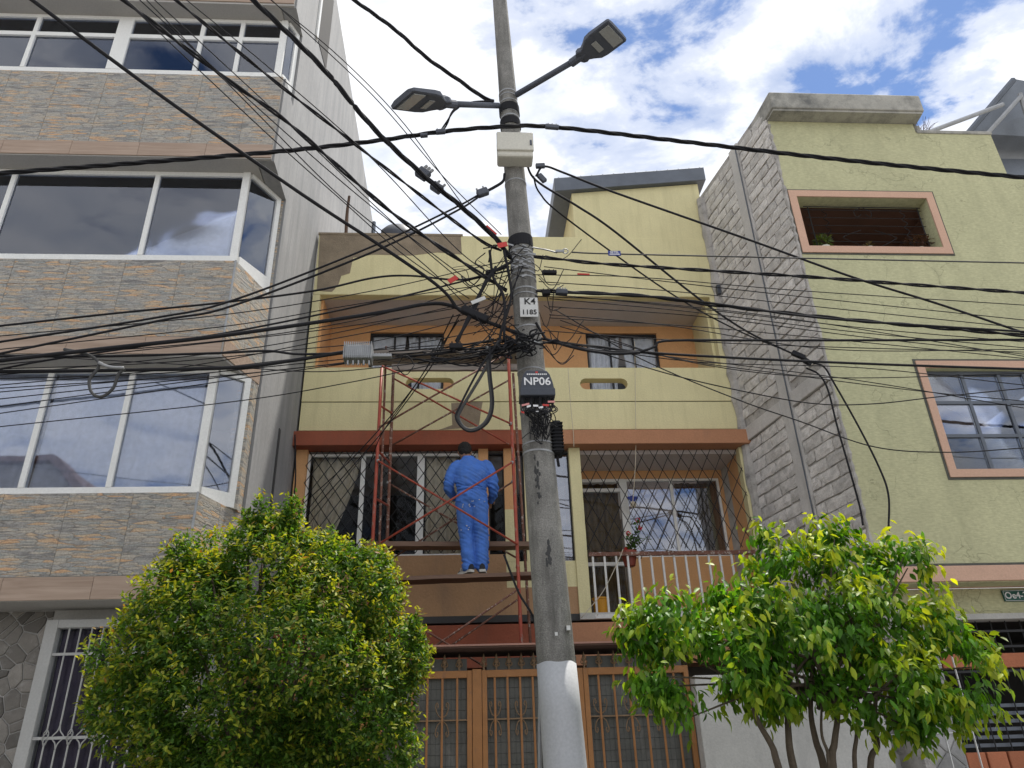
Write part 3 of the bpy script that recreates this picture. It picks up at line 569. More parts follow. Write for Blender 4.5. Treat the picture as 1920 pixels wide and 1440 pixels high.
MB().box(MX0-0.04, xsplit, 9.86, 10.12, 5.70, 5.915).build('beam', MT['red'], MH, bevel=0.008, label='dark red painted beam over the left window')
MB().box(xsplit, MX1+0.03, 9.86, 10.12, 5.70, 5.915).build('beam', MT['brown'], MH, bevel=0.008, label='salmon brown beam over the balcony')
# first floor, left part: big grilled window, piers and narrow lights
Y1 = 10.02
xs1 = dict(a=MX0, b=X(577, 850, Y1), c=X(897, 850, Y1), d=X(915, 850, Y1), e=X(944, 850, Y1), f=X(966, 850, Y1), g=X(981, 850, Y1), h=X(990, 850, Y1), i=X(1066, 850, Y1), j=X(1087, 850, Y1))
zs1 = Z(800, 1041, Y1)
MB().box(MX0, xs1['b'], Y1, Y1+0.15, zs1, 5.70).build('pier', MT['orange'], MH)
MB().box(xs1['c'], xs1['d'], Y1, Y1+0.15, zs1, 5.70).build('pier', MT['orange'], MH)
zm = Z(955, 955, Y1)
MB().box(xs1['e'], xs1['f'], Y1, Y1+0.15, zm, 5.70).build('pier', MT['orange'], MH)
MB().box(xs1['e'], xs1['f'], Y1, Y1+0.15, zs1-0.1, zm).build('pier', MT['yellow'], MH)
MB().box(xs1['g'], xs1['h'], Y1, Y1+0.15, zs1-0.1, 5.70).build('pier', MT['yellow'], MH)
MB().box(xs1['i'], xs1['j'], Y1-0.02, Y1+0.25, 3.42, 5.70).build('pier', MT['yellow'], MH, bevel=0.006)
MB().box(MX0, xs1['e'], Y1+0.004, Y1+0.15, 3.42, zs1-0.001).build('sill_wall', MT['tan'], MH)
zy = Z(1060, 1100, Y1)
MB().box(xs1['e'], xs1['i'], Y1+0.004, Y1+0.15, zy, zs1-0.1).build('sill_wall', MT['yellow'], MH)
MB().box(xs1['e'], xs1['i'], Y1+0.004, Y1+0.15, 3.42, zy).build('sill_wall', MT['tan'], MH)
def casement(x0, x1, z0, z1, xm, y, fm, gm, fw=0.035):
    f = MB()
    f.box(x0, x0+fw, y-0.02, y+0.03, z0, z1).box(x1-fw, x1, y-0.02, y+0.03, z0, z1).box(x0+fw, x1-fw, y-0.02, y+0.03, z1-fw, z1).box(x0+fw, x1-fw, y-0.02, y+0.03, z0, z0+fw)
    o = f.build('window_frame', fm, MH); ed = [x0+fw]
    for x, hw in xm: MB().box(x-hw, x+hw, y-0.018, y+0.028, z0+fw, z1-fw).build('mullion', fm, o); ed += [x-hw, x+hw]
    ed.append(x1-fw)
    for i in range(0, len(ed), 2): MB().box(ed[i], ed[i+1], y-0.003, y+0.003, z0+fw, z1-fw).build('pane', gm, o)
    return o
YWN = Y1+0.09
casement(xs1['b'], xs1['c'], zs1, 5.66, [(X(683, 850, YWN), 0.03), (X(790, 850, YWN), 0.05)], YWN, MT['white'], MT['glassd'])
casement(xs1['d'], xs1['e'], zs1, 5.66, [], YWN, MT['blackm'], MT['glassd'], 0.02)
casement(xs1['f'], xs1['g'], zs1-0.1, 5.66, [], YWN, MT['blackm'], MT['glassd'], 0.02)
casement(xs1['h'], xs1['i'], zs1-0.1, 5.66, [], YWN, MT['blackm'], MT['glassr'], 0.02)
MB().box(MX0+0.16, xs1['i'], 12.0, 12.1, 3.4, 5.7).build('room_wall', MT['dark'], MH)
def lattice(x0, x1, z0, z1, y, sx, sz, name, mat, r=0.006):
    b = MB(); s = sz/sx; W = x1-x0; H = z1-z0; k = -int(H/s/sx)-1
    while k*sx < W+H/s:
        for sg in (1, -1):
            # line x = xk + sg*(z-z0)/s
            xk = (x0+k*sx) if sg == 1 else (x1-k*sx); ta, tb = 0.0, H
            lo, hi = (x0-xk)*s*sg, (x1-xk)*s*sg
            ta = max(ta, min(lo, hi)); tb = min(tb, max(lo, hi))
            if tb-ta > 0.02: b.tube([(xk+sg*ta/s, y+0.005*sg, z0+ta), (xk+sg*tb/s, y+0.005*sg, z0+tb)], r, 4)
        k += 1
    return b.build(name, mat, MH)
lattice(xs1['b'], xs1['c'], zs1+0.02, 5.66, 9.98, 0.168, 0.245, 'diamond_grille', MT['blackm'])
curtain(xs1['b']+0.05, X(680, 850, 10.3), 10.20, zs1, 5.64, MT['beige'], label='beige drape tied to the left in the big grilled window', folds=7, amp=0.03, gather=(xs1['b']+0.05, xs1['b']+0.35), seed=60)
curtain(X(800, 850, 10.3), xs1['c']-0.03, 10.20, zs1, 5.64, MT['beige'], label='beige drape hanging behind the worker in the grilled window', folds=6, amp=0.03, seed=61)
# balcony on the right
YBB = 10.78; bx0, bx1 = xs1['j'], MX1-0.12
MB().box(bx1, MX1, Y1-0.02, Y1+0.14, 3.42, 5.70).build('pier', MT['yellow'], MH, bevel=0.006)
MB().box(bx1+0.005, MX1, Y1+0.14, YBB+0.15, 3.42, 5.70).build('balcony_side_wall', MT['orange'], MH)
MB().box(xs1['i']+0.01, bx0-0.01, Y1+0.25, YBB, 3.42, 5.70).build('balcony_side_wall', MT['orange'], MH)
MB().box(bx0-0.01, bx1, 10.121, YBB+0.1, 5.64, 5.70).build('balcony_ceiling', MT['soffit'], MH)
MB().box(xs1['i'], MX1, 9.95, 13.5, 3.34, 3.42).build('balcony_floor', MT['plaster'], MH)
dz0 = 3.42
dxl, dxr = bx0+0.02, X(1165, 880, YBB); wxr = X(1345, 880, YBB)
zb_ = 4.33; zt_ = 5.52
wallholes('balcony_wall', rectp(bx0-0.01, bx1+0.004, dz0, 5.639), [[(dxl, dz0+0.001), (dxr, dz0+0.001), (dxr, zb_), (wxr, zb_), (wxr, zt_), (dxl, zt_)]], YBB, YBB+0.12, MT['orange'], MH)
ztr = Z(1120, 915, YBB)
d = MB(); y = YBB+0.05
for x0_, x1_, a, c in ((dxl, dxl+0.05, dz0, zt_-0.05), (dxr-0.05, dxr+0.03, dz0, zt_-0.05), (dxl, dxr+0.03, zt_-0.05, zt_), (dxl+0.05, dxr-0.05, ztr-0.05, ztr), (dxl+0.05, dxr-0.05, 4.22, 4.27), (dxl+0.05, dxr-0.05, dz0, dz0+0.07)):
    d.box(x0_, x1_, y-0.03, y+0.03, a, c)
dr = d.build('glazed_door', MT['white'], MH)
for a, c, mt in ((dz0+0.07, 4.22, 'glassd'), (4.27, ztr-0.05, 'glassd'), (ztr, zt_-0.05, 'glassd')): MB().box(dxl+0.05, dxr-0.05, y-0.003, y+0.003, a, c).build('pane', MT[mt], dr)
casement(dxr+0.03, wxr, zb_, zt_, [(X(1258, 900, YBB), 0.022)], YBB+0.05, MT['white'], MT['glassr'])
curtain(dxl, dxr-0.05, YBB+0.2, dz0, 5.5, MT['browncurt'], label='brown curtain behind the glazed balcony door', folds=7, amp=0.02, seed=62)
curtain(X(1270, 900, YBB), wxr, YBB+0.2, zb_, 5.5, MT['browncurt'], label='olive brown drape at the right of the balcony window', folds=7, amp=0.03, seed=63)
lattice(bx0, bx1, 4.24, 5.66, 9.99, 0.188, 0.36, 'diamond_grille', MT['blackm'], 0.0055)
zr_ = Z(1200, 1035, 9.97)
rl = MB().box(bx0+0.01, bx1-0.01, 9.945, 9.99, zr_-0.05, zr_).build('railing_rail', MT['rust'], MH)
nbars = 15
for i in range(nbars):
    x = bx0+0.06+(bx1-bx0-0.12)*i/(nbars-1); MB().box(x-0.013, x+0.013, 9.955, 9.981, 3.395, zr_-0.05).build('railing_bar', MT['whitebar'], MH)
MB().box(bx0+0.03, bx1-0.01, 9.94, 9.949, 3.345, 3.394).build('railing_base', MT['whitebar'], MH)
# band over the ground floor
MB().box(MX0, MX1, 10.0, 10.2, 3.335, 3.42).build('dark_joint', MT['darkgap'], MH)
zb0, zb1 = Z(900, 1212, 9.88), Z(900, 1171, 9.88)
xsp = X(1015, 1190, 9.88)
MB().box(MX0-0.02, xsp, 9.88, 10.3, zb0-0.25, zb1).build('beam', MT['red'], MH, bevel=0.006, label='dark red band under the scaffold')
MB().box(xsp, MX1, 9.88, 10.3, zb0-0.25, zb1).build('beam', MT['brown'], MH, bevel=0.006, label='salmon band under the balcony')
MB().box(MX0, MX1, 10.9, 11.05, 0.13, 3.3).build('ground_floor_wall', MT['greybrown'], MH)
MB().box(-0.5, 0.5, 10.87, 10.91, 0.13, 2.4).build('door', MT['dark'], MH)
MB().box(MX0, MX1, 10.25, 13.5, 2.9, 3.3).build('floor_slab', MT['soffit'], MH)
MB().box(MX0, MX0+0.15, 11.06, 14, 0, 8.25).build('party_wall', MT['bare'], MH)
MB().box(MX0+0.16, MX1, 13.51, 14, 0, 8.25).build('rear_wall', MT['bare'], MH)
# penthouse and its sheet roof
px0, px1 = X(1075, 400, 10.02), MX1-0.02
rz = lambda x, b: b+0.115*(x-px0)
MB().xz([(px0, 9.41), (px1, 9.41), (px1, rz(px1, 10.33)), (px0, rz(px0, 10.33))], 10.02, 13.9).build('rooftop_room', MT['yellow'], MH)
rx0, rx1 = X(1040, 350, 9.93), 4.16
MB().xz([(rx0, rz(rx0, 10.335)), (rx1, rz(rx1, 10.335)), (rx1, rz(rx1, 10.62)), (rx0, rz(rx0, 10.62))], 9.93, 14.2).build('sheet_roof', MT['sheet'], MH, bevel=0.01, label='dark sheet roof over the rooftop room')
rb = MB()
for k in range(14): x = rx0+0.08+k*0.19; rb.tube([(x, 9.94, rz(x, 10.62)), (x, 14.2, rz(x, 10.62))], 0.014, 6)
rb.build('roof_corrugation', MT['sheet'], MH)

# ================================================================== RIGHT HOUSE
YR = 8.0
RHB = thing('green_house', 'pale green stucco house with pink window surrounds and a raw block side wall', 'building', (6, 9, 0))
CF = Vector((4.43, 8.0, 0)); CBk = Vector((4.03, 10.1, 0)); DW = (CBk-CF).normalized(); NW = Vector((DW.y*-1, DW.x, 0)); LWALL = (CBk-CF).length
if NW.x > 0: NW = -NW
w1 = rectp(4.57, 6.42, 7.73, 8.57); w2 = rectp(5.64, 7.35, 4.58, 5.90)
wallholes('front_wall', [(4.43, 3.30), (8.3, 3.30), (8.3, 9.02), (7.76, 9.02), (7.76, 9.82), (6.62, 9.82), (6.62, 9.98), (4.43, 9.98)], [w1, w2], YR, YR+0.22, MT['green'], RHB)
MB().plan([(4.44, 8.221), (8.3, 8.221), (8.3, 8.35), (4.415, 8.35)], 3.32, 4.5).build('inner_wall', MT['room'], RHB)
# cornice
MB().plan([(4.44, 7.80), (6.66, 7.80), (6.70, 8.3), (4.40, 8.3)], 9.985, 10.02).build('cornice_soffit', MT['mouldy'], RHB)
MB().plan([(4.425, 7.775), (6.69, 7.775), (6.73, 8.35), (4.37, 8.35)], 10.02, 10.33).build('cornice', MT['mouldy'], RHB, bevel=0.02)
MB().box(6.63, 7.78, 7.985, 8.24, 9.80, 9.86).build('coping', MT['mouldy'], RHB, bevel=0.01)
MB().box(7.77, 9.5, 8.6, 8.8, 3.3, 9.55).build('set_back_wall', MT['mouldy'], RHB)
def surround(x0, x1, z0, z1, wd, line):
    o = rectp(x0-wd, x1+wd, z0-wd, z1+wd)
    wallholes('window_surround', o, [rectp(x0, x1, z0, z1)], YR-0.02, YR-0.001, MT['pink'], RHB)
    wallholes('trim_line', rectp(x0-wd-line, x1+wd+line, z0-wd-line, z1+wd+line), [rectp(x0-wd-0.002, x1+wd+0.002, z0-wd-0.002, z1+wd+0.002)], YR-0.006, YR-0.0015, MT['trimline'], RHB)
surround(4.57, 6.42, 7.73, 8.57, 0.105, 0.025)
surround(5.64, 7.35, 4.58, 5.90, 0.095, 0.03)
# upper opening: deep reveal, iron grille, terrace behind
MB().box(4.575, 6.415, YR+0.221, 9.9, 7.60, 7.725).build('terrace_floor', MT['plaster'], RHB)
MB().box(4.48, 6.6, YR+0.221, 11.5, 8.60, 8.66).build('terrace_ceiling', MT['brownroom'], RHB)
MB().prism([(4.5, 9.2, 7.7), (6.7, 9.2, 7.7), (6.7, 10.6, 8.6), (4.5, 10.6, 8.6)], (0, 0.05, 0)).build('terrace_sloped_roof', MT['brownroom'], RHB)
MB().box(6.61, 6.75, YR+0.221, 11.5, 7.5, 8.66).build('terrace_side_wall', MT['brownroom'], RHB)
MB().box(5.05, 6.6, 10.65, 10.8, 7.6, 8.6).build('terrace_end_wall', MT['brownroom'], RHB)
MB().box(4.5, 6.6, 9.26, 9.4, 7.6, 7.72).build('terrace_back_wall', MT['brownroom'], RHB)
for xa_, xb_ in ((5.5, 5.15), (6.2, 5.9)): MB().obox(((xa_+xb_)/2, 9.75, 8.1), ((xb_-xa_)/2, 0.35, 0.22), (0.03, 0.02, 0.0), (0, -0.03, 0.05)).build('roof_beam', MT['dark'], RHB)
gr = MB(); y = YR+0.15
for k in range(6): z = 7.80+k*0.135; gr.tube([(4.72, y, z), (6.40, y, z)], 0.006, 4)
for x in (4.78, 6.36): gr.tube([(x, y, 7.73), (x, y, 8.53)], 0.009, 4)
gr.tube([(4.72, y, 8.53), (6.40, y, 8.53)], 0.009, 4)
for x in (5.0, 5.0, 6.12):
    for k in range(5):
        z = 7.82+k*0.135
        gr.tube([(x+0.03*math.sin(t*0.9), y, z+0.13*t/7) for t in range(8)], 0.006, 4)
for s in (-1, 1):
    gr.tube(smooth_pts([(5.55+s*0.02, y, 8.52), (5.55+s*0.12, y, 8.46), (5.55+s*0.10, y, 8.36), (5.55+s*0.03, y, 8.40)], 5), 0.006, 4)
    gr.tube(smooth_pts([(5.55+s*0.02, y, 7.80), (5.55+s*0.30, y, 7.95), (5.55+s*0.36, y, 8.02), (5.55+s*0.10, y, 8.13)], 5), 0.006, 4)
gr.build('wrought_grille', MT['blackm'], RHB)
# lower window with steel glazing bars
y2 = YR+0.10; vz = [4.58, Z(1820, 818, y2), Z(1820, 756, y2), 5.90]
vx = [5.64, X(1829, 790, y2), X(1900, 790, y2), 6.95, 7.35]
fr2 = MB().box(5.64, 7.35, y2-0.02, y2+0.02, 4.58, 4.60).box(5.64, 7.35, y2-0.02, y2+0.02, 5.86, 5.90).box(5.64, 5.665, y2-0.02, y2+0.02, 4.60, 5.86).build('window_frame', MT['sheet'], RHB)
for x in vx[1:-1]: MB().box(x-0.02, x+0.02, y2-0.022, y2+0.022, 4.60, 5.86).build('glazing_bar', MT['sheet'], fr2)
for z in vz[1:-1]: MB().box(5.665, 7.35, y2-0.021, y2+0.021, z-0.02, z+0.02).build('glazing_bar', MT['sheet'], fr2)
for i in range(4):
    for j in range(3):
        MB().box(vx[i]+0.021, vx[i+1]-0.021, y2-0.003, y2+0.003, vz[j]+0.021, vz[j+1]-0.021).build('pane', MT['glassr' if j == 1 else 'glassd'], fr2)
MB().box(5.5, 7.5, 8.6, 8.62, 4.5, vz[2]-0.1).build('window_screen', MT['room'], RHB)
MB().box(5.5, 7.5, 8.36, 10.5, 5.93, 5.98).build('room_ceiling', MT['soffit'], RHB)
MB().obox((6.6, 9.3, 5.85), (0.9, 0.6, 0), (-0.06, 0.09, 0), (0, 0, 0.07)).build('ceiling_beam', MT['plank'], RHB)
MB().box(5.4, 7.6, 10.5, 10.6, 4, 6).build('room_wall', MT['room'], RHB)
# pink band, recessed lintel with number plaque, garage grille
MB().box(4.425, 8.3, YR-0.03, 8.36, 3.31, 3.475).build('pink_band', MT['pink'], RHB, bevel=0.006)
MB().box(4.44, 8.3, YR-0.008, YR-0.001, 3.475, 3.505).build('trim_line', MT['trimline'], RHB)
YL = 8.36
MB().box(4.30, 8.3, YL, YL+0.2, 3.03, 3.309).build('lintel', MT['green'], RHB)
MB().box(4.30, 8.3, YL-0.04, YL+0.16, 2.97, 3.03).build('lintel_edge', MT['plaster'], RHB)
pq = [P(1876, 1107, YL-0.01), P(1942, 1105, YL-0.01), P(1946, 1128, YL-0.01), P(1884, 1128, YL-0.01)]
pc = [(p.x, p.z) for p in pq]
plq = thing('number_plaque', 'green enamel house number plaque on the lintel of the pale green house', 'plaque', (pq[0].x+0.2, YL-0.02, pq[0].z-0.1))
MB().xz(pc, YL-0.02, YL-0.004).build('plate', MT['plaque'], plq, bevel=0.004)
cxp = sum(p[0] for p in pc)/4; czp = sum(p[1] for p in pc)/4
bdr = MB()
for i in range(4):
    a = Vector((cxp+(pc[i][0]-cxp)*0.93, YL-0.0215, czp+(pc[i][1]-czp)*0.86)); b = Vector((cxp+(pc[(i+1) % 4][0]-cxp)*0.93, YL-0.0215, czp+(pc[(i+1) % 4][1]-czp)*0.86)); bdr.tube([a, b], 0.0025, 4)
bdr.build('border', MT['letter'], plq)
text('Oe4-223', 0.10, (cxp, YL-0.0225, czp), MT['letter'], plq)
xo = X(1790, 1340, YL)
MB().box(4.20, xo, YL+0.001, YL+0.2, 0.13, 2.97).build('ground_floor_wall', MT['grout'], RHB)
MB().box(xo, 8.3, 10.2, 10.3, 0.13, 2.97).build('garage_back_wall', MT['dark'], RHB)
MB().box(xo-0.01, 8.3, YL+0.01, 10.2, 0.10, 0.135).build('garage_floor', MT['dark'], RHB)
stones(4.22, xo-0.01, 1.2, 2.6, 0.30, 0.26, YL, MT['flag'], RHB, 'slab_stone', gap=0.014, th=0.02, seed=4)
for z in (1.2+0.33*i for i in range(5)): MB().box(4.22, xo-0.01, YL-0.026, YL-0.004, z-0.004, z+0.004).build('tile_joint', MT['white'], RHB)
for k in range(4): x = 4.3+0.3*k; MB().box(x-0.004, x+0.004, YL-0.0255, YL-0.0045, 1.2, 2.6).build('tile_joint', MT['white'], RHB)
zbk0, zbk1 = Z(1860, 1253, YL+0.1), Z(1860, 1226, YL+0.1)
MB().box(xo+0.05, 8.3, YL+0.05, YL+0.16, zbk0, zbk1).build('brick_beam', MT['brick'], RHB, bevel=0.006)
for k in range(8):
    x = xo+0.02+k*0.225; MB().box(x, x+0.205, YL+0.02, YL+0.2, 1.50, 1.675).build('brick', MT['brick'], RHB, bevel=0.01)
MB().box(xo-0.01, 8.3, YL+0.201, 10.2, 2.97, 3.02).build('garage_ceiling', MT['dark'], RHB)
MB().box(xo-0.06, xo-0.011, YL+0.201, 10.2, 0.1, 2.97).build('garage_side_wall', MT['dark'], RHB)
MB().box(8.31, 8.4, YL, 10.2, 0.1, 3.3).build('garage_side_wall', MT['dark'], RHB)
gg = MB()
for k in range(11): x = xo+0.06+k*0.17; gg.tube([(x, YL+0.09, 1.68), (x-0.0, YL+0.09, 2.97)], 0.008, 4)
for z in (2.45, 2.70, 2.86): gg.box(xo+0.02, 8.3, YL+0.075, YL+0.083, z-0.012, z+0.012)
gg.build('garage_grille', MT['blackm'], RHB)
for k in range(6):
    z = 1.72+k*0.075; MB().box(xo+0.02, 8.3, YL+0.12, YL+0.15, z, z+0.035).build('louvre', MT['sheet'], RHB)
# ------------------------------------------------ side wall of separate blocks
def wp(s, z, out=0.0): return CF + DW*s + NW*out + Vector((0, 0, z))
b = MB(); q = [wp(0.0, 0, 0), wp(3.6, 0, 0), wp(3.6, 0, -0.12), wp(0.01, 0, -0.12)]
b.prism(q, (0, 0, 10.31)).build('side_mortar', MT['mortar'], RHB)
def blockmesh(k, wd, hg, th=0.02):
    rn = random.Random(k); nx, nz = 4, 3; vs = []; fs = []
    for j in range(nz+1):
        for i in range(nx+1):
            e = (i in (0, nx)) or (j in (0, nz))
            vs.append((wd*i/nx-wd/2+rn.uniform(-.012, .012), -th*(0.72 if e else 1.0)+rn.uniform(-.005, .005), hg*j/nz+rn.uniform(-.007, .007)))
    for j in range(nz):
        for i in range(nx): a = j*(nx+1)+i; fs.append((a, a+1, a+nx+2, a+nx+1))
    ring = [i for i in range(nx+1)]+[(j*(nx+1)+nx) for j in range(1, nz+1)]+[nz*(nx+1)+i for i in range(nx-1, -1, -1)]+[j*(nx+1) for j in range(nz-1, 0, -1)]
    n0 = len(vs)
    for i in ring: vs.append((vs[i][0], 0.02, vs[i][2]))
    m = len(ring)
    for i in range(m): fs.append((ring[(i+1) % m], ring[i], n0+i, n0+(i+1) % m))
    return MB().add(vs, fs).mesh('block', MT['block'])
bl_full = [blockmesh(k, 0.375, 0.149) for k in range(6)]; bl_half = [blockmesh(20+k, 0.19, 0.149) for k in range(4)]
rotb = math.atan2(DW.y, DW.x); rn = random.Random(3)
def putblk(s, z, half, k):
    me = rn.choice(bl_half if half else bl_full); p = wp(s, z, rn.uniform(-0.004, 0.006))
    o = inst(me, 'block', RHB, p, (0, 0, rotb+math.pi), (rn.uniform(0.92, 1.0), 1, rn.uniform(0.90, 1.02)))
    return o
S0, S1 = 0.78, 1.02    # column
z = 2.1; row = 0
while z < 10.12:
    if not (5.75 < z < 5.95 or 3.2 < z < 3.3):
        if row % 2 == 0: lay = [(0.20, 0), (0.58, 0)]; lay2 = [(1.22, 0), (1.61, 0), (1.90, 1)]
        else: lay = [(0.11, 1), (0.40, 0), (0.68, 1)]; lay2 = [(1.13, 1), (1.42, 0), (1.81, 0)]
        for s, h in lay+lay2:
            if z > 4.2 or s > 0.0: putblk(s, z+rn.uniform(-0.006, 0.006), h, 0)
    z += 0.166; row += 1
cb_ = MB(); ringc = []
for k in range(44):
    z = 0.1+10.2*k/43; j = lambda: rn.uniform(-0.012, 0.012)
    ringc.append([wp(S0+j(), z, 0.0), wp(S0+j(), z, 0.034+j()*0.4), wp(S1+j(), z, 0.034+j()*0.4), wp(S1+j(), z, 0.0)])
cb_.loft(ringc).build('concrete_column', MT['column'], RHB)
b = MB()
for zc_ in (5.84,):
    b.obox(wp(0.39, zc_, 0.02), DW*0.385, NW*0.026, Vector((0, 0, 0.10)))
    b.obox(wp(1.53, zc_, 0.02), DW*0.5, NW*0.022, Vector((0, 0, 0.10)))
b.build('concrete_tie_beam', MT['column'], RHB, bevel=0.01)
MB().tube([wp(S0+0.03, 4.0, 0.045), wp(S0+0.03, 10.2, 0.045)], 0.009, 5).build('wall_conduit', MT['sheet'], RHB)
# rough mortar squeezed out along the seam with the yellow house
b = MB(); rings = []
for k in range(70):
    z = 0.2+10.0*k/69; c = wp(2.02, z, 0.02); rr = 0.075+0.03*noise.noise(Vector((0, 0, z*3)))+rn.uniform(-.015, .015)
    rings.append([c+DW*(rr*1.2*math.cos(a))+NW*(rr*math.sin(a)) for a in [2*math.pi*i/8 for i in range(8)]])
b.loft(rings).build('mortar_seam', MT['mortar'], RHB)
b = MB(); rings = []
for k in range(90):
    z = 3.3+6.6*k/89; c = Vector((4.432, 8.005, z)); rr = 0.022+rn.uniform(-.012, .016)
    rings.append([c+Vector((rr*math.cos(a), rr*math.sin(a), 0)) for a in [2*math.pi*i/6 for i in range(6)]])
b.loft(rings).build('rough_corner', MT['mortar'], RHB)
# tin shed on the roof with its pole
sh = thing('roof_shed', 'tin roofed shelter with slanting poles on top of the pale green house', 'shelter', (8.2, 9.0, 9.8))
a0, a1, a2 = P(1640+0.0, 250, 8.8), P(1905, 148, 8.8), P(1990, 150, 8.8)
tA, tB = P(1830, 246, 9.2), P(1908, 150, 8.6)
MB().prism([P(1822, 250, 8.9), P(1902, 148, 8.6), P(2050, 175, 8.6), P(2050, 262, 8.9)], (0.05, 2.0, 0.06)).build('tin_sheet', MT['tin'], sh)
MB().tube([P(1815, 250, 8.75), P(1900, 150, 8.5)], 0.05, 6).build('edge_beam', MT['sheet'], sh)
MB().tube([P(1852, 250, 8.7), P(1915, 180, 8.5)], 0.035, 6).build('rafter', MT['alu'], sh)
MB().tube([P(1935, 250, 8.7), P(1912, 175, 8.5)], 0.035, 6).build('rafter', MT['alu'], sh)
MB().tube([P(1735, 250, 8.4), P(1880, 196, 8.4)], 0.035, 8).build('slanting_pole', MT['alu'], sh)
MB().box(7.6, 10, 9.3, 9.4, 9.5, 10.6).build('tin_wall', MT['tin'], sh)

# ------------------------------------------------------------------ front yard: gate, canopy, plaster wall
YGT = 8.30
gz = Z(900, 1257, YGT); gl_, gr_ = -2.2, X(1312, 1440, YGT)
xm0, xm1 = X(885, 1300, YGT), X(904, 1300, YGT)
def gate_leaf(x0, x1, nb_, label):
    g = thing('gate_leaf', label, 'gate', ((x0+x1)/2, YGT, 0.15), 'leaves of the ochre gate')
    f = MB().box(x0, x0+0.05, YGT-0.025, YGT+0.025, 0.18, gz).box(x1-0.05, x1, YGT-0.025, YGT+0.025, 0.18, gz).box(x0+0.05, x1-0.05, YGT-0.025, YGT+0.025, gz-0.07, gz-0.001).box(x0+0.05, x1-0.05, YGT-0.025, YGT+0.025, 0.18, 0.26)
    f.build('frame', MT['gate'], g, bevel=0.004)
    MB().box(x0+0.05, x1-0.05, YGT+0.03, YGT+0.036, 0.26, gz+0.12).build('sheet_panel', MT['polysheet'], g)
    wm = MB(); k = x0+0.08
    while k < x1-0.05: wm.tube([(k, YGT+0.026, 0.26), (k, YGT+0.026, gz-0.07)], 0.0015, 3); k += 0.05
    zz2 = 0.3
    while zz2 < gz-0.08: wm.tube([(x0+0.05, YGT+0.027, zz2), (x1-0.05, YGT+0.027, zz2)], 0.0015, 3); zz2 += 0.10
    wm.build('wire_mesh', MT['greycable'], g)
    MB().box(x0+0.05, x1-0.05, YGT-0.01, YGT+0.012, Z(1000, 1345, YGT)-0.014, Z(1000, 1345, YGT)).build('middle_rail', MT['spike'], g)
    dx = (x1-x0)/(nb_+1)
    for i in range(nb_):
        x = x0+dx*(i+1); MB().tube([(x, YGT-0.006, 0.26), (x, YGT-0.006, gz-0.07)], 0.0125, 6).build('bar', MT['gate'], g)
    for i in range(nb_+1):
        x = x0+dx*(i+0.5) if False else x0+0.02+dx*i*(nb_+1-0.3)/(nb_+0.7)
        s = MB().lathe([(0.012, 0), (0.010, 0.03), (0.022, 0.045), (0.010, 0.06), (0.028, 0.085), (0.018, 0.105), (0.008, 0.14), (0.001, 0.165)], (x, YGT, gz), 8)
        for sg in (-1, 1): s.tube(smooth_pts([(x, YGT, gz+0.03), (x+sg*0.03, YGT, gz+0.05), (x+sg*0.026, YGT, gz+0.075)], 3), 0.006, 4)
        s.build('spike', MT['spike'], g)
    zc = Z(1000, 1345, YGT)
    for i in range(nb_):
        x = x0+dx*(i+1); sc_ = MB()
        for sg in (-1, 1):
            for up in (1, -1):
                c = [(x+sg*0.012, zc+up*0.02), (x+sg*dx*0.30, zc+up*0.05), (x+sg*dx*0.44, zc+up*0.12), (x+sg*dx*0.34, zc+up*0.155), (x+sg*dx*0.26, zc+up*0.125), (x+sg*dx*0.33, zc+up*0.11)]
                sc_.tube(smooth_pts([(a, YGT-0.012, q) for a, q in c], 4), 0.0055, 4)
        if i % 2 == 0: sc_.build('scroll', MT['spike'], g)
    return g
gate_leaf(-0.95, xm0, 6, 'ochre iron gate leaf with spear points beside the round shrub')
gate_leaf(-2.2, -0.96, 6, 'ochre iron gate leaf hidden behind the round shrub')
MB().box(xm0+0.004, xm1-0.004, YGT-0.03, YGT+0.03, 0.13, gz+0.01).build('gate_post', MT['gate'], bevel=0.004, label='double ochre post between the two gate leaves left of the pole', cat='post')
xm2 = X(1100, 1300, YGT)
gate_leaf(xm1, xm2-0.03, 7, 'ochre iron gate leaf with scrolls behind the utility pole')
gate_leaf(xm2-0.026, gr_, 6, 'ochre iron gate leaf with scrolls right of the utility pole')
zcn = Z(900, 1208, 8.10)
cnp = thing('gate_canopy', 'thin brown canopy slab over the ochre gate', 'canopy', (0.5, 8.4, zcn))
MB().box(-2.25, 2.75, 8.115, 8.80, zcn-0.03, zcn).build('slab', MT['canopy'], cnp)
MB().box(-2.25, 2.75, 8.10, 8.114, zcn-0.014, zcn+0.003).build('edge', MT['canopyedge'], cnp)
for x in (-2.1, gr_+0.06): MB().box(x-0.03, x+0.03, 8.6, 8.66, 0.13, zcn-0.03).build('canopy_post', MT['canopy'], cnp)
yw_ = thing('yard_wall', 'pale grey plastered wall between the ochre gate and the pale green house', 'wall', (3.2, 8.2, 0))
MB().box(gr_+0.01, 4.19, 8.12, 8.32, 0.1, 2.45).build('wall', MT['plaster'], yw_, bevel=0.01)
MB().box(gr_+0.01, 4.19, 8.105, 8.119, 0.1, 1.80).build('plinth_render', MT['plaster'], yw_)
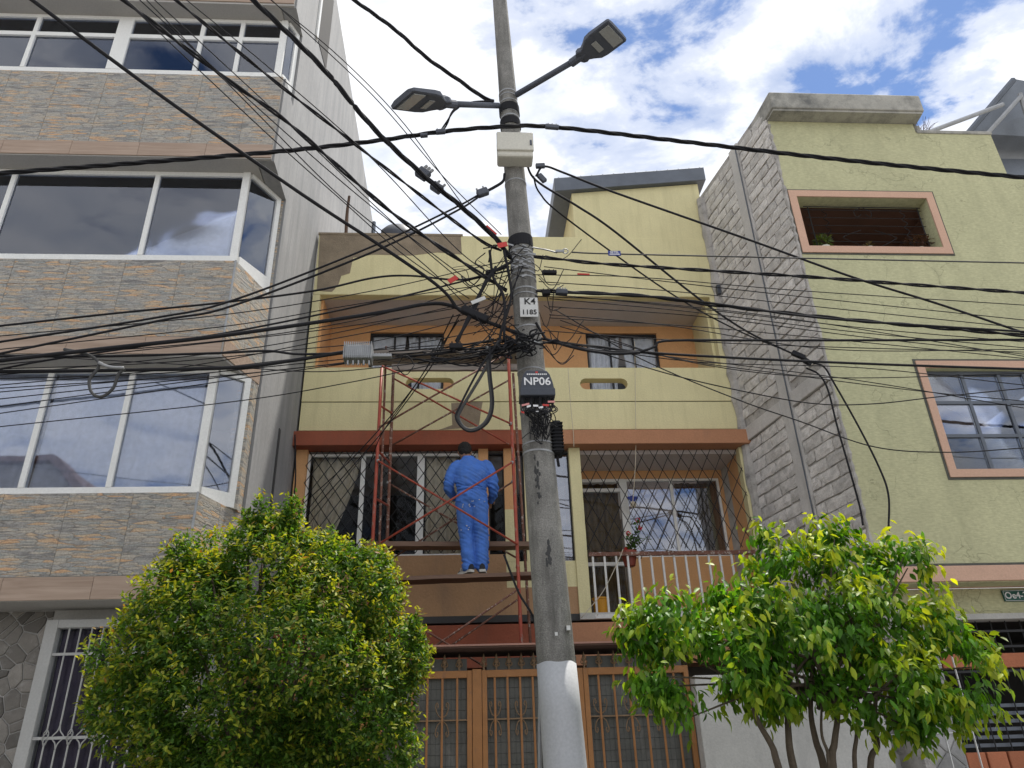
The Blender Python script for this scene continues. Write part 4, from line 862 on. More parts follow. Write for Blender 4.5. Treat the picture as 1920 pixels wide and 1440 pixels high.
# houses across the street, seen only mirrored in the panes
op = thing('opposite_house', 'plain gabled house across the street, mirrored in the lower left windows', 'building', (-17, -14, 0))
MB().xz([(-23, 0), (-11.5, 0), (-11.5, 9.0), (-15.5, 12.6), (-23, 12.6)], -18, -13).build('wall', MT['walltan'], op)
MB().xz([(-23.2, 12.65), (-15.5, 12.65), (-11.2, 8.85), (-11.2, 9.05), (-15.4, 12.9), (-23.2, 12.9)], -18.3, -12.7).build('roof', MT['rooftile'], op)
op2 = thing('opposite_house', 'flat roofed house across the street behind the viewer', 'building', (6, -13, 0))
MB().box(-6, 2.5, -17, -11, 0, 5.6).build('wall', MT['walltan'], op2)
MB().box(-6.1, 2.6, -17.1, -10.9, 5.6, 5.75).build('roof', MT['rooftile'], op2)

# ================================================================== UTILITY POLE
YP = 5.7
PB, PT = P(1060, 1440, YP), P(937, 0, YP)
def pax(z): t = (z-PB.z)/(PT.z-PB.z); return PB+(PT-PB)*t
def prad(z): t = (z-PB.z)/(PT.z-PB.z); return 0.143+(0.078-0.143)*t
def pz(v, Y=YP-0.10): return Z(960, v, Y)
pole = thing('utility_pole', 'tall grey concrete utility pole with a pale painted base in front of the yellow house', 'pole', pax(0.13))
MB().loft([[pax(z)+Vector((prad(z)*math.cos(a), prad(z)*math.sin(a), 0)) for a in [2*math.pi*i/28 for i in range(28)]] for z in np.linspace(0.1, 11.2, 40)]).build('shaft', MT['pole'], pole, smooth=True)
zp = pz(1243)
MB().loft([[pax(z)+Vector(((prad(z)+0.003)*math.cos(a), (prad(z)+0.003)*math.sin(a), 0.006*math.sin(5*a) if k == 7 else 0)) for a in [2*math.pi*i/28 for i in range(28)]] for k, z in enumerate(np.linspace(0.1, zp, 8))]).build('painted_base', MT['polepaint'], pole, smooth=True, label='pale grey painted lower part')
def band(v, h=0.014, mat='steel', tilt=0.0, ex=0.004, parent=None, name='steel_strap'):
    z = pz(v); rings = []
    for dz, rr in ((-h/2, ex*0.3), (-h/2, ex), (h/2, ex), (h/2, ex*0.3)):
        rings.append([pax(z+dz)+Vector(((prad(z)+rr)*math.cos(a), (prad(z)+rr)*math.sin(a), tilt*math.cos(a))) for a in [2*math.pi*i/28 for i in range(28)]])
    return MB().loft(rings).build(name, MT[mat], parent or pole, smooth=False)
for v, t in ((828, .004), (845, -.003), (764, .003), (690, .0), (538, .004), (548, .0), (517, .002), (507, -.004), (498, .003), (489, 0), (478, .003), (466, -.002), (334, .002), (165, .002), (172, -.003), (183, .004), (203, -.003), (212, .003), (220, 0), (610, .003), (641, -.003)): band(v, rn.uniform(0.010, 0.018), 'steel', t)
band(196, 0.10, 'black', 0.0, 0.012, name='wrapped_cable'); band(222, 0.09, 'black', 0.0, 0.010, name='wrapped_cable'); band(447, 0.12, 'black', 0.01, 0.008, name='wrapped_cable')
# tall cavities worn into the shaft
b = MB()
for (u, v0, v1) in ((1003, 860, 945), (1022, 1010, 1060)):
    for k in range(26):
        v = v0+(v1-v0)*rn.random(); z = pz(v); uu = u+rn.uniform(-4, 4)+(v-v0)*0.07; x = X(uu, v, YP); a = pax(z); dx = max(-0.9, min(0.9, (x-a.x)/prad(z))); yy = a.y-prad(z)*math.sqrt(1-dx*dx)
        b.ell((x, yy, z), (rn.uniform(.005, .012), 0.003, rn.uniform(.008, .03)), 6, 4)
b.build('worn_cavities', MT['darkgap'], pole, kind='stuff')
for u, v, s in ((1043, 1192, .010), (1066, 1181, .013)):
    z = pz(v); x = X(u, v, YP-0.13); MB().box(x-s, x+s, pax(z).y-prad(z)-0.004, pax(z).y-prad(z)+0.06, z-s*1.2, z+s*1.2).build('paper_scrap', MT['plate'], pole)
# conduit beside the pole
cz = [P(1012, v, YP+0.12) for v in (1440, 1250, 1035)]
MB().tube([(cz[0].x+0.02, cz[0].y, 0.13)]+cz, 0.013, 8).build('riser_conduit', MT['alu'], label='thin grey riser pipe along the left side of the pole', cat='pipe')
pts = [P(u, v, YP+0.05) for u, v in ((945, 1040), (972, 1110), (1002, 1165), (1012, 1260), (1026, 1440))]
MB().tube(smooth_pts(pts+[Vector((pts[-1].x, pts[-1].y, 0.13))], 6), 0.009, 6).build('ground_wire', MT['black'], label='black cable running down beside the riser pipe to the ground', cat='cable')
# ------------------------------------------------ street lamps
def lamp(S, E, H, label, wd=0.15):
    S, E, H = Vector(S), Vector(E), Vector(H)
    t = thing('street_lamp', label, 'street lamp', S, 'lamps on the utility pole')
    MB().tube([S, S.lerp(E, 0.5), E], 0.03, 10).build('arm', MT['lamp'], t, smooth=True)
    d = (H-E).normalized(); wv = d.cross(Vector((0, 0, 1))).normalized(); nv = wv.cross(d); ln = (H-E).length
    MB().tube([E-d*0.06, E+d*0.12], 0.042, 10).build('spigot', MT['lamp'], t)
    prof = [(0.06, 0.045, 0.05), (0.10, 0.075, 0.06), (0.16, 0.085, 0.07), (0.22, 0.075, 0.07), (0.30, 0.10, 0.07), (0.42, 0.15, 0.07), (0.55, 0.165, 0.06), (0.97, 0.165, 0.045), (1.0, 0.155, 0.035)]
    rings = []
    for s, hw, hh in prof:
        c = E+d*(s*ln); hw *= wd/0.165
        rings.append([c-wv*hw-nv*hh*0.4, c-wv*hw*0.9-nv*hh*0.5, c+wv*hw*0.9-nv*hh*0.5, c+wv*hw-nv*hh*0.4, c+wv*hw+nv*hh*0.3, c+wv*hw*0.6+nv*hh*0.8, c-wv*hw*0.6+nv*hh*0.8, c-wv*hw+nv*hh*0.3])
    MB().loft(rings).build('head', MT['lamp'], t)
    c = E+d*(0.84*ln)-nv*0.026; MB().obox(c, d*(ln*0.11), wv*(wd*0.78), nv*0.006).build('lens', MT['lens'], t)
    c = E+d*(0.52*ln)-nv*0.036; MB().obox(c, d*(ln*0.055), wv*(wd*0.42), nv*0.004).build('label_plate', MT['lens'], t)
    return t
lamp(P(968, 178, 5.62), P(1080, 112, 5.15), P(1158, 55, 4.80), 'grey street lamp head on the arm reaching up to the right')
lamp(P(934, 198, 5.62), P(845, 195, 5.25), P(753, 184, 4.85), 'grey street lamp head on the short arm to the left')
# ------------------------------------------------ ivory box
zb0, zb1 = pz(291, 5.45), pz(246, 5.45); xb0, xb1 = X(932, 268, 5.5), X(998, 268, 5.5)
jb = thing('junction_box', 'ivory plastic junction box strapped high on the pole', 'box', ((xb0+xb1)/2, 5.55, zb0))
MB().box(xb0, xb1, 5.46, 5.62, zb0, zb1-0.02).build('body', MT['ivory'], jb, bevel=0.02)
MB().box(xb0-0.006, xb1+0.006, 5.44, 5.475, zb0+0.06, zb1-0.015).build('lid', MT['ivory'], jb, bevel=0.012)
MB().box(xb1-0.03, xb1-0.012, 5.432, 5.441, zb0+0.12, zb0+0.18).build('latch', MT['lamp'], jb)
# ------------------------------------------------ number plate K4 1185
zc = pz(575, 5.545); c = pax(zc); kx = X(991, 575, 5.55)
kp = thing('number_plate', 'hand-painted white plate with black numbers on the pole', 'sign', (kx, 5.55, zc-0.1))
MB().box(kx-0.075, kx+0.08, 5.545, 5.553, zc-0.10, zc+0.095).build('plate', MT['plate'], kp, bevel=0.003)
text('K4', 0.088, (kx+0.012, 5.543, zc+0.052), MT['ink'], kp)
text('1185', 0.066, (kx+0.004, 5.543, zc-0.056), MT['ink'], kp)
# ------------------------------------------------ NP06 terminal box
z0, z1 = pz(740, 5.44), pz(693, 5.44); nx0, nx1 = X(974, 715, 5.5), X(1037, 715, 5.5); nc = (nx0+nx1)/2; hw = (nx1-nx0)/2
npb = thing('terminal_box', 'dark slate fibre terminal box with white lettering and a fringe of plugs on the pole', 'box', (nc, 5.5, z0-0.1))
pr = [(-hw, z0), (hw, z0), (hw, z0+0.06), (hw*0.93, z0+0.12), (hw*0.78, z1-0.035), (hw*0.6, z1), (-hw*0.6, z1), (-hw*0.78, z1-0.035), (-hw*0.93, z0+0.12), (-hw, z0+0.06)]
MB().xz([(nc+a, q) for a, q in pr], 5.44, 5.60).build('cover', MT['npbox'], npb, bevel=0.015)
MB().xz([(nc-hw*1.03, z0-0.012), (nc+hw*1.03, z0-0.012), (nc+hw*1.03, z0+0.055), (nc-hw*1.03, z0+0.055)], 5.425, 5.60).build('rim', MT['npbox'], npb, bevel=0.008)
text('NP06', 0.096, (nc, 5.4385, z0+0.115), MT['letter'], npb)
b = MB()
for k in range(11): x = nc-0.075+k*0.015; b.box(x-0.005, x+0.005, 5.4375, 5.4385, z0+0.176, z0+0.188)
b.build('small_print', MT['letter'], npb)
MB().box(nc-0.01, nc+0.01, 5.4365, 5.4385, z0+0.192, z0+0.206).build('emblem', MT['redtag'], npb)
for k in range(8):
    x = nc-hw*0.88+hw*1.76*k/7; MB().lathe([(0.010, 0), (0.012, -0.03), (0.009, -0.07), (0.006, -0.085)], (x, 5.47+0.02*(k % 2), z0-0.012), 8).build('plug', MT['black'], npb)
for k, (dx, dz, mt, w_) in enumerate(((-0.10, -.085, 'pinktag', .03), (-0.075, -.10, 'letter', .016), (-0.02, -.095, 'letter', .02), (0.02, -.11, 'letter', .018), (0.06, -.09, 'redtag', .025), (0.105, -.06, 'pinktag', .028), (-0.125, -.15, 'redtag', .012), (0.0, -.14, 'letter', .02))):
    MB().obox((nc+dx, 5.445, z0+dz), (w_, 0, rn.uniform(-.008, .008)), (0, 0.002, 0), (0, 0, 0.008)).build('cable_tag', MT[mt], npb)
b = MB()
for k in range(34):
    x = nc-hw+2*hw*rn.random(); p0 = Vector((x, 5.47, z0-0.08)); ze = z0-rn.uniform(0.22, 0.38); p2 = Vector((nc+0.02+rn.uniform(-.06, .06), 5.53, ze))
    b.tube(smooth_pts([p0, p0+Vector((rn.uniform(-.03, .03), -0.03, -0.06)), (p0+p2)/2+Vector((rn.uniform(-.07, .07), rn.uniform(-.07, 0), rn.uniform(-.03, .03))), p2], 5), 0.0038, 4)
for k in range(7):
    a0 = Vector((nc+rn.uniform(-.12, .12), 5.49, z0-rn.uniform(.16, .34))); b.tube(smooth_pts([a0]+[a0+Vector((rn.uniform(-.08, .08), rn.uniform(-.04, .0), rn.uniform(-.07, .07))) for _ in range(4)], 5), 0.0035, 4)
b.build('plug_leads', MT['black'], npb, kind='stuff')
# black finned enclosure on the right side of the pole
fx = X(1042, 825, 5.72); z0, z1 = pz(862, 5.7), pz(790, 5.7)
fe = thing('splice_enclosure', 'black finned vertical splice enclosure on the right side of the pole', 'enclosure', (fx, 5.7, z0))
MB().box(fx-0.035, fx+0.04, 5.62, 5.78, z0+0.03, z1-0.02).build('body', MT['black'], fe, bevel=0.02)
for k in range(9): zc_ = z0+0.05+k*(z1-z0-0.1)/8; MB().box(fx-0.045, fx+0.05, 5.61, 5.79, zc_-0.005, zc_+0.005).build('fin', MT['black'], fe)
MB().tube([(fx, 5.7, z0+0.03), (fx+0.01, 5.7, z0-0.06)], 0.012, 6).build('cable_gland', MT['black'], fe)

# ================================================================== CABLES
def along(pts, Ys):
    if not hasattr(Ys, '__len__'): Ys = [Ys]*len(pts)
    if len(Ys) != len(pts):
        d = [0.0]
        for i in range(1, len(pts)): d.append(d[-1]+math.hypot(pts[i][0]-pts[i-1][0], pts[i][1]-pts[i-1][1]))
        # linear in 1/Y so a straight picture line stays a straight line in space
        Ys = [1.0/((1-t/d[-1])/Ys[0]+(t/d[-1])/Ys[1]) for t in d]
    return [P(u, v, y) for (u, v), y in zip(pts, Ys)]
def cable(pts, Ys, r, label, group=None, mat='black', name='cable', ext=(0, 0), twist=0, k=8, sag=None):
    q = smooth_pts(along(pts, Ys), k)
    if ext[0]: q = [q[0]+(q[0]-q[1]).normalized()*ext[0]]+q
    if ext[1]: q = q+[q[-1]+(q[-1]-q[-2]).normalized()*ext[1]]
    b = MB()
    if twist:
        L_ = 0; ds = [0]
        for i in range(1, len(q)): L_ += (q[i]-q[i-1]).length; ds.append(L_)
        m = max(20, int(L_/0.05)); res = []
        for i in range(m+1):
            s = L_*i/m; j = max(1, next((jj for jj in range(len(ds)) if ds[jj] >= s-1e-6), len(ds)-1)); t = (s-ds[j-1])/max(1e-6, ds[j]-ds[j-1]); res.append((q[j-1].lerp(q[j], t), s, (q[j]-q[j-1]).normalized()))
        for c in range(twist):
            b.tube([p+(dd.orthogonal().normalized()*math.cos(s*9+c*6.283/twist)+dd.cross(dd.orthogonal().normalized())*math.sin(s*9+c*6.283/twist))*r*0.62 for p, s, dd in res], r*0.62, 5)
    else: b.tube(q, r, 6)
    return b.build(name, MT[mat], smooth=True, label=label, cat='cable', group=group)
def yz(u, v, z): return PZ(u, v, z).y
# along-street main lines
cable([(0, 325), (480, 288), (690, 266), (830, 247), (940, 238), (1035, 238), (1250, 262), (1500, 291), (1700, 312), (1920, 333)], 5.45, 0.019, 'thick twisted power line crossing the whole picture just above the ivory box', twist=3, ext=(8, 8))
cable([(0, 641), (290, 596), (437, 563), (693, 464), (850, 391), (905, 361)], (5.3, 5.6), 0.009, 'upper of two parallel cables climbing from the left to the clamp under the ivory box', ext=(8, 0))
cable([(0, 663), (300, 601), (437, 573), (700, 472), (855, 396), (905, 364)], (5.25, 5.6), 0.0095, 'lower of two parallel cables climbing from the left to the clamp under the ivory box', ext=(8, 0))
cable([(905, 362), (925, 352), (943, 340), (946, 326)], (5.6, 5.62), 0.014, 'short black lead from the clamp up to the pole under the ivory box')
cable([(0, 676), (182, 655), (419, 629), (700, 588), (800, 570), (848, 574), (905, 600), (985, 630)], (5.2, 5.55), 0.016, 'thickest black cable from the left edge to the splice by the number plate', ext=(8, 0))
cable([(0, 611), (210, 588), (419, 567), (590, 545), (700, 521), (770, 517), (870, 524), (955, 500)], (5.4, 5.6), 0.009, 'black cable crossing the lower stone band and humping over the left parapet', ext=(8, 0))
cable([(0, 692), (110, 672), (419, 625), (700, 568), (870, 527), (960, 506)], (5.3, 5.65), 0.008, 'slim black cable rising to the pole just above the loggia soffit', ext=(8, 0))
cable([(0, 697), (226, 694), (437, 689), (547, 676), (645, 660)], (5.35, 5.5), 0.015, 'thick black cable sagging from the left edge into the finned amplifier', ext=(8, 0))
cable([(0, 668), (200, 668), (405, 662), (500, 658), (560, 664), (648, 662)], (5.3, 5.5), 0.010, 'black cable running nearly level into the left end of the amplifier', ext=(8, 0))
cable([(120, 655), (160, 663), (182, 676), (184, 690), (168, 712), (172, 736), (190, 744), (212, 728), (222, 702), (234, 692)], 5.3, 0.012, 'grey service loop hanging in front of the lower left windows', mat='greycable')
cable([(185, 680), (205, 688), (232, 690)], 5.28, 0.013, 'wire dead-end grip on the grey loop at the left windows', mat='steel', name='dead_end_grip')
thinL = [[(0, 630), (420, 590), (700, 545), (900, 500), (955, 488)], [(0, 668), (300, 650), (560, 620), (760, 578), (955, 515)], [(0, 728), (350, 704), (640, 664), (800, 640), (950, 612)], [(0, 775), (280, 735), (560, 694), (760, 668), (950, 645)], [(0, 710), (300, 700), (560, 672), (720, 655), (950, 640)], [(0, 722), (330, 690), (600, 640), (760, 610), (880, 588)], [(0, 735), (260, 712), (480, 690), (700, 668), (940, 648)], [(0, 748), (300, 716), (560, 690), (780, 662), (960, 640)], [(0, 762), (300, 722), (520, 694), (700, 676)],
         [(0, 800), (430, 754), (640, 720), (800, 686), (950, 650)], [(0, 655), (420, 612), (640, 575), (830, 545), (950, 530)], [(0, 684), (420, 640), (650, 612), (900, 570)], [(0, 703), (420, 660), (640, 622), (780, 590), (950, 552)], [(460, 690), (600, 697), (720, 688), (860, 670), (960, 648)], [(0, 692), (300, 680), (560, 655), (700, 640), (870, 600)]]
ORD = ['topmost', 'second from top', 'third from top', 'fourth from top', 'fifth from top', 'sixth from top', 'seventh from top', 'eighth from top', 'ninth from top', 'tenth from top', 'eleventh from top', 'fourth from bottom', 'third from bottom', 'lowest', '']
thinL.sort(key=lambda p: p[0][1] if p[0][0] == 0 else 781)
for i, p in enumerate(thinL): cable(p, (5.3+0.04*i, 5.62), 0.0042, ORD[i]+' of the thin wires reaching the left edge from the pole' if p[0][0] == 0 else 'short thin wire from the concrete side wall to the middle of the pole', 'thin wires running left', name='thin_wire', ext=(8, 0))
# cables crossing the street towards upper left
def cross(pts, z, r, label, **kw):
    Yf_ = yz(pts[0][0], pts[0][1], z); kw.setdefault('ext', (3, 0)); return cable(pts, (Yf_, 5.6), r, label, **kw)
cross([(60, 0), (300, 178), (560, 360), (700, 452), (800, 520), (838, 552), (862, 582), (905, 602)], 6.6, 0.014, 'thick cable from the top left corner to the splice beside the number plate')
cross([(232, 0), (420, 145), (540, 230), (730, 395), (880, 500), (950, 545)], 7.0, 0.017, 'thick bundled cable crossing the wide pier of the top-floor windows down to the pole', twist=2)
cross([(330, 0), (500, 140), (640, 250), (800, 375), (900, 450), (940, 470)], 7.1, 0.013, 'double cable passing left of the lace curtain down to the pole', twist=2)
cross([(475, 0), (600, 122), (700, 240), (795, 330), (870, 392), (930, 448), (962, 490)], 7.3, 0.020, 'heavy lashed bundle carrying the two clamps and the red tag', twist=3)
cross([(664, 0), (740, 55), (800, 108), (860, 150), (905, 182), (926, 190)], 8.6, 0.018, 'twisted service cable swooping from the top edge to the left lamp arm', twist=3)
thinC = [[(262, 0), (520, 235), (700, 390), (870, 520), (950, 580)], [(290, 0), (560, 250), (740, 420), (905, 560)], [(350, 0), (520, 140), (700, 300), (860, 470), (950, 530)], [(508, 0), (640, 110), (760, 235), (880, 400), (950, 470)], [(520, 10), (700, 180), (830, 330), (940, 440)], [(255, 20), (500, 250), (640, 375), (760, 480), (880, 560)], [(275, 0), (470, 200), (640, 370), (800, 500), (900, 600)]]
thinC.sort(key=lambda p: p[0][0]-p[0][1]*2)
ORC = ['leftmost', 'second from left', 'third from left', 'fourth from left', 'fifth from left', 'sixth from left', 'rightmost']
for i, p in enumerate(thinC): cross(p, 6.8+0.1*i, 0.0045, ORC[i]+' of the thin wires slanting from the top edge to the pole', group='thin wires crossing to upper left', name='thin_wire')
cable([(926, 190), (880, 194), (852, 206), (838, 230), (825, 250)], (5.55, 5.45), 0.014, 'short twisted tap from the left lamp arm down to the power line', twist=2)
# to the right
cable([(985, 300), (1005, 338), (1080, 385), (1150, 432), (1300, 552), (1400, 621), (1497, 668), (1525, 680), (1545, 688), (1562, 715), (1610, 800), (1650, 880), (1666, 930), (1666, 995)], [5.65, 5.65, 5.75, 5.9, 6.5, 7.1, 7.75, 7.8, 7.84, 7.86, 7.88, 7.9, 7.9, 7.9], 0.011, 'service drop from the pole that bends down the green stucco front into the tree', mat='black')
cable([(1000, 330), (1012, 362), (1060, 408), (1250, 545), (1380, 618), (1490, 664)], (5.65, 7.75), 0.009, 'second service drop reaching the clamp at the block wall corner')
cable([(1512, 690), (1535, 702), (1552, 730), (1570, 800), (1590, 870), (1612, 950), (1618, 985)], (7.82, 7.93), 0.011, 'black cable clipped down the front edge of the block side wall')
cable([(1005, 330), (1020, 312), (1060, 325), (1150, 360), (1400, 448), (1600, 520), (1760, 570), (1920, 624)], (5.6, 5.9), 0.011, 'single black cable slanting across the block wall and the green facade to the right edge', ext=(0, 8))
cable([(990, 480), (1060, 487), (1150, 496), (1500, 518), (1700, 533), (1920, 549)], 5.7, 0.015, 'double black cable leaving the pole below the blue tag wire', twist=2, ext=(0, 8))
cable([(985, 462), (1022, 468), (1045, 474)], 5.65, 0.007, 'steel loop wire from the pole to the tension ring', mat='steel', name='guy_wire')
cable([(1072, 473), (1150, 476), (1500, 484), (1920, 493)], 5.65, 0.007, 'tensioned wire with the blue tag running level to the right edge', mat='greycable', ext=(0, 8))
cable([(1005, 545), (1100, 549), (1220, 556), (1350, 573), (1600, 600), (1920, 629)], 5.65, 0.016, 'thickest black bundle running right across the block wall', twist=2, ext=(0, 8))
cable([(1040, 548), (1200, 555), (1330, 568), (1560, 598), (1920, 622)], 5.6, 0.010, 'black cable just above the thickest right-hand bundle', ext=(0, 8))
cable([(1010, 634), (1036, 639), (1085, 652), (1138, 659), (1196, 659), (1228, 650), (1250, 639), (1400, 638), (1600, 638), (1920, 637)], 5.65, 0.011, 'level black cable crossing the right loggia window edge', ext=(0, 8))
cable([(1000, 640), (1120, 650), (1200, 660), (1400, 672), (1650, 683), (1920, 692)], 5.7, 0.011, 'black cable leaving the pole under the tangle to the lower right', ext=(0, 8))
cable([(1005, 605), (1020, 630), (1030, 638), (1090, 655), (1150, 663), (1200, 661)], 5.6, 0.012, 'black cable looping out of the tangle right of the white number plate')
cable([(1090, 650), (1250, 700), (1400, 735), (1530, 757), (1640, 757), (1760, 744), (1920, 728)], 5.75, 0.005, 'thin wire sagging below the loggia and past the lower green house window', name='thin_wire', ext=(0, 8))
cable([(1040, 580), (1200, 672), (1380, 748), (1500, 790), (1640, 838), (1780, 848), (1920, 840)], 5.8, 0.005, 'lowest thin wire crossing the block wall and the lower green house window', name='thin_wire', ext=(0, 8))
thinR = [[(1010, 528), (1250, 545), (1560, 578), (1920, 615)], [(1030, 552), (1300, 578), (1620, 615), (1920, 641)], [(1030, 596), (1300, 612), (1600, 640), (1920, 672)], [(1020, 636), (1250, 668), (1600, 712), (1920, 765)], [(1000, 515), (1200, 520), (1500, 545), (1920, 572)], [(1020, 500), (1250, 528), (1500, 556), (1920, 600)], [(1030, 560), (1300, 585), (1600, 622), (1920, 652)], [(1030, 575), (1300, 592), (1620, 632), (1920, 664)], [(1030, 590), (1250, 610), (1560, 655), (1920, 655)], [(1020, 620), (1300, 640), (1600, 652), (1920, 660)], [(1050, 600), (1250, 668), (1500, 705), (1740, 735), (1920, 752)], [(1050, 612), (1300, 680), (1560, 708), (1920, 700)], [(1040, 640), (1300, 678), (1620, 690), (1920, 722)], [(1000, 555), (1200, 566), (1500, 600), (1920, 668)]]
thinR.sort(key=lambda p: p[-1][1])
for i, p in enumerate(thinR): cable(p, (5.62, 5.6+0.06*i), 0.0042, (ORD[i] if i < 13 else 'lowest')+' of the thin wires reaching the right edge from the pole', 'thin wires running right', name='thin_wire', ext=(0, 8))
# downward wires at the left window and the big loop
cable([(935, 640), (905, 700), (866, 765), (860, 785), (872, 803), (892, 804), (912, 788), (921, 757), (916, 700), (913, 650)], 5.5, 0.013, 'big grey cable loop hanging in front of the bare patch on the parapet', mat='greycable')
cable([(940, 636), (900, 690), (862, 762), (855, 785), (872, 806), (893, 807), (916, 790), (925, 757), (920, 700), (918, 650)], 5.46, 0.009, 'thinner dark cable following the big loop by the parapet', mat='black')
for i, p in enumerate([[(850, 590), (780, 720), (660, 860), (545, 965)], [(862, 590), (800, 700), (700, 830), (560, 985)], [(860, 600), (770, 735), (715, 815), (690, 880)]]): cable(p, (5.6, 9.7), 0.006, ('leftmost', 'middle', 'steepest')[i]+' of three slack drop wires slanting from the splice to the grilled window', 'slack drop wires to the grilled window', name='thin_wire')
cable([(1190, 640), (1191, 720), (1192, 850), (1186, 950)], (9.9, 9.95), 0.005, 'pale cord hanging down in front of the balcony grille', mat='cord', name='cord')
cable([(1065, 690), (1070, 760), (1075, 812), (1076, 838)], 9.84, 0.005, 'pale cord on the yellow parapet just right of the pole', mat='cord', name='cord')
cable([(1090, 1158), (1130, 1110), (1160, 1050), (1168, 1030)], 9.9, 0.006, 'pale cord slanting behind the balcony railing', mat='cord', name='cord')
cable([(553, 815), (554, 900), (548, 960), (545, 1000)], (9.8, 9.85), 0.010, 'black conduit cable on the left pier of the yellow house')
# tangle of slack leads round the pole
tg = MB(); rt = random.Random(11); _tt = tg.tube
def _tube(pts, r, n=4):
    for p in pts:
        if p.y < 5.62 and abs(p.x-kx-0.0) < 0.10 and abs(p.z-pz(575, 5.545)) < 0.13: return
        if p.y < 5.62 and abs(p.x-nc) < 0.16 and pz(745) < p.z < pz(688): return
    _tt(pts, r, n)
tg.tube = _tube
def rp(u0, u1, v0, v1, y0=5.42, y1=5.75): return P(rt.uniform(u0, u1), rt.uniform(v0, v1), rt.uniform(y0, y1))
for k in range(16):
    a = rp(905, 1010, 450, 670); pts = [a]
    for _ in range(rt.randint(3, 5)): pts.append(pts[-1]+Vector((rt.uniform(-.16, .13), rt.uniform(-.06, .06), rt.uniform(-.17, .15))))
    tg.tube(smooth_pts(pts, 5), rt.choice((0.003, 0.004, 0.006)), 4)
for k in range(32):
    a = rp(925, 1000, 625, 660, 5.45, 5.6); b_ = rp(700, 905, 655, 682, 5.45, 5.6); m = (a+b_)/2+Vector((0, 0, rt.uniform(-.14, .03)))
    tg.tube(smooth_pts([a, m, b_], 8), rt.choice((0.003, 0.005, 0.007)), 4)
for k in range(15):
    a = rp(1000, 1030, 470, 650); b_ = a+Vector((rt.uniform(.05, .35), rt.uniform(-.1, .1), rt.uniform(-.15, .15))); m = (a+b_)/2+Vector((0, 0, rt.uniform(-.25, .05)))
    tg.tube(smooth_pts([a, m, b_], 7), 0.004, 4)
for k in range(34):
    a = rp(935, 1000, 630, 660, 5.42, 5.56); pts = [a]
    for _ in range(4): pts.append(pts[-1]+Vector((rt.uniform(-.09, .09), rt.uniform(-.05, .05), rt.uniform(-.05, .05))))
    tg.tube(smooth_pts(pts, 4), rt.choice((0.005, 0.008)), 4)
for k in range(2):
    c0 = rp(760, 1060, 560, 700); rr = rt.uniform(.06, .16); tg.tube([c0+Vector((rr*math.cos(t*.33), 0.03*math.sin(t), rr*math.sin(t*.33)*1.1)) for t in range(20)], 0.0045, 4)
for k in range(16):
    u0, v0 = rt.uniform(850, 915), rt.uniform(560, 665); u1, v1 = rt.uniform(945, 985), rt.uniform(455, 640)
    tg.tube(smooth_pts([P(u0, v0, rt.uniform(5.45, 5.6)), P((u0*2+u1)/3+rt.uniform(-8, 20), (v0*2+v1)/3+rt.uniform(0, 25), 5.5), P((u0+u1*2)/3+rt.uniform(-5, 15), (v0+v1*2)/3+rt.uniform(-10, 18), 5.5), P(u1, v1, 5.55)], 6), rt.choice((.003, .004, .005)), 4)
for u0, p in ((918, [(918, 470), (925, 520), (945, 560), (945, 640)]), (945, [(945, 470), (955, 520), (958, 560), (940, 620), (935, 650)]), (1000, [(985, 560), (1010, 600), (1025, 640), (1000, 660)]), (900, [(960, 490), (915, 520), (890, 580), (855, 640)]), (880, [(930, 500), (905, 540), (880, 590), (850, 660)])):
    tg.tube(smooth_pts([P(u, v, 5.5) for u, v in p], 8), 0.013, 6)
tg.build('cable_tangle', MT['black'], smooth=True, label='dense tangle of slack black leads wound round the middle of the pole', cat='cables', kind='stuff')
st = MB()
for k in range(26): c0 = rp(955, 1000, 455, 520, 5.5, 5.58); st.obox(c0, (rt.uniform(.01, .03), 0, rt.uniform(-.01, .01)), (0, .006, 0), (0, 0, rt.uniform(.004, .012)))
st.build('strap_buckle', MT['steel'], pole, kind='stuff')
# ------------------------------------------------ devices on the cables
def device(name, label, cat, u, v, Y, L_, h, d, ang, mat, group=None, fins=0, lugs=0):
    c = P(u, v, Y); a = Vector((math.cos(R(ang)), 0, math.sin(R(ang)))); n = Vector((-a.z, 0, a.x)); t = thing(name, label, cat, c, group)
    MB().obox(c, a*L_/2, Vector((0, d/2, 0)), n*h/2).build('body', MT[mat], t, bevel=min(h, d)*0.18)
    for k in range(fins): MB().obox(c+a*(-L_*0.46+L_*0.92*k/(fins-1))+n*0.006, a*(L_*0.010), Vector((0, d*0.56, 0)), n*(h*0.60)).build('fin', MT[mat], t)
    for k in range(lugs): MB().tube([c+a*(L_*(-0.3+0.6*k/max(1, lugs-1))), c+a*(L_*(-0.3+0.6*k/max(1, lugs-1)))+n*h*0.95], h*0.14, 6).build('bolt', MT['steel' if mat != 'black' else 'black'], t)
    return t
amp = device('cable_amplifier', 'silver finned amplifier hanging on the cables left of the scaffold top', 'amplifier', 672, 664, 5.5, 0.235, 0.125, 0.12, 0, 'alu', fins=15)
for k in range(5): MB().tube([P(652+k*10, 676, 5.44), P(652+k*10, 684, 5.44)], 0.007, 6).build('port', MT['steel'], amp)
device('tap_unit', 'small silver tap strip on the cables right of the amplifier', 'tap', 716, 668, 5.5, 0.16, 0.03, 0.05, 0, 'steel', lugs=5)
device('splice_closure', 'black splice closure with clamps left of the white number plate', 'splice', 890, 590, 5.5, 0.24, 0.065, 0.065, -28, 'black', lugs=3)
device('splice_closure', 'small black closure box left of the pole over the plank', 'splice', 855, 650, 5.5, 0.11, 0.05, 0.05, 0, 'black', lugs=2)
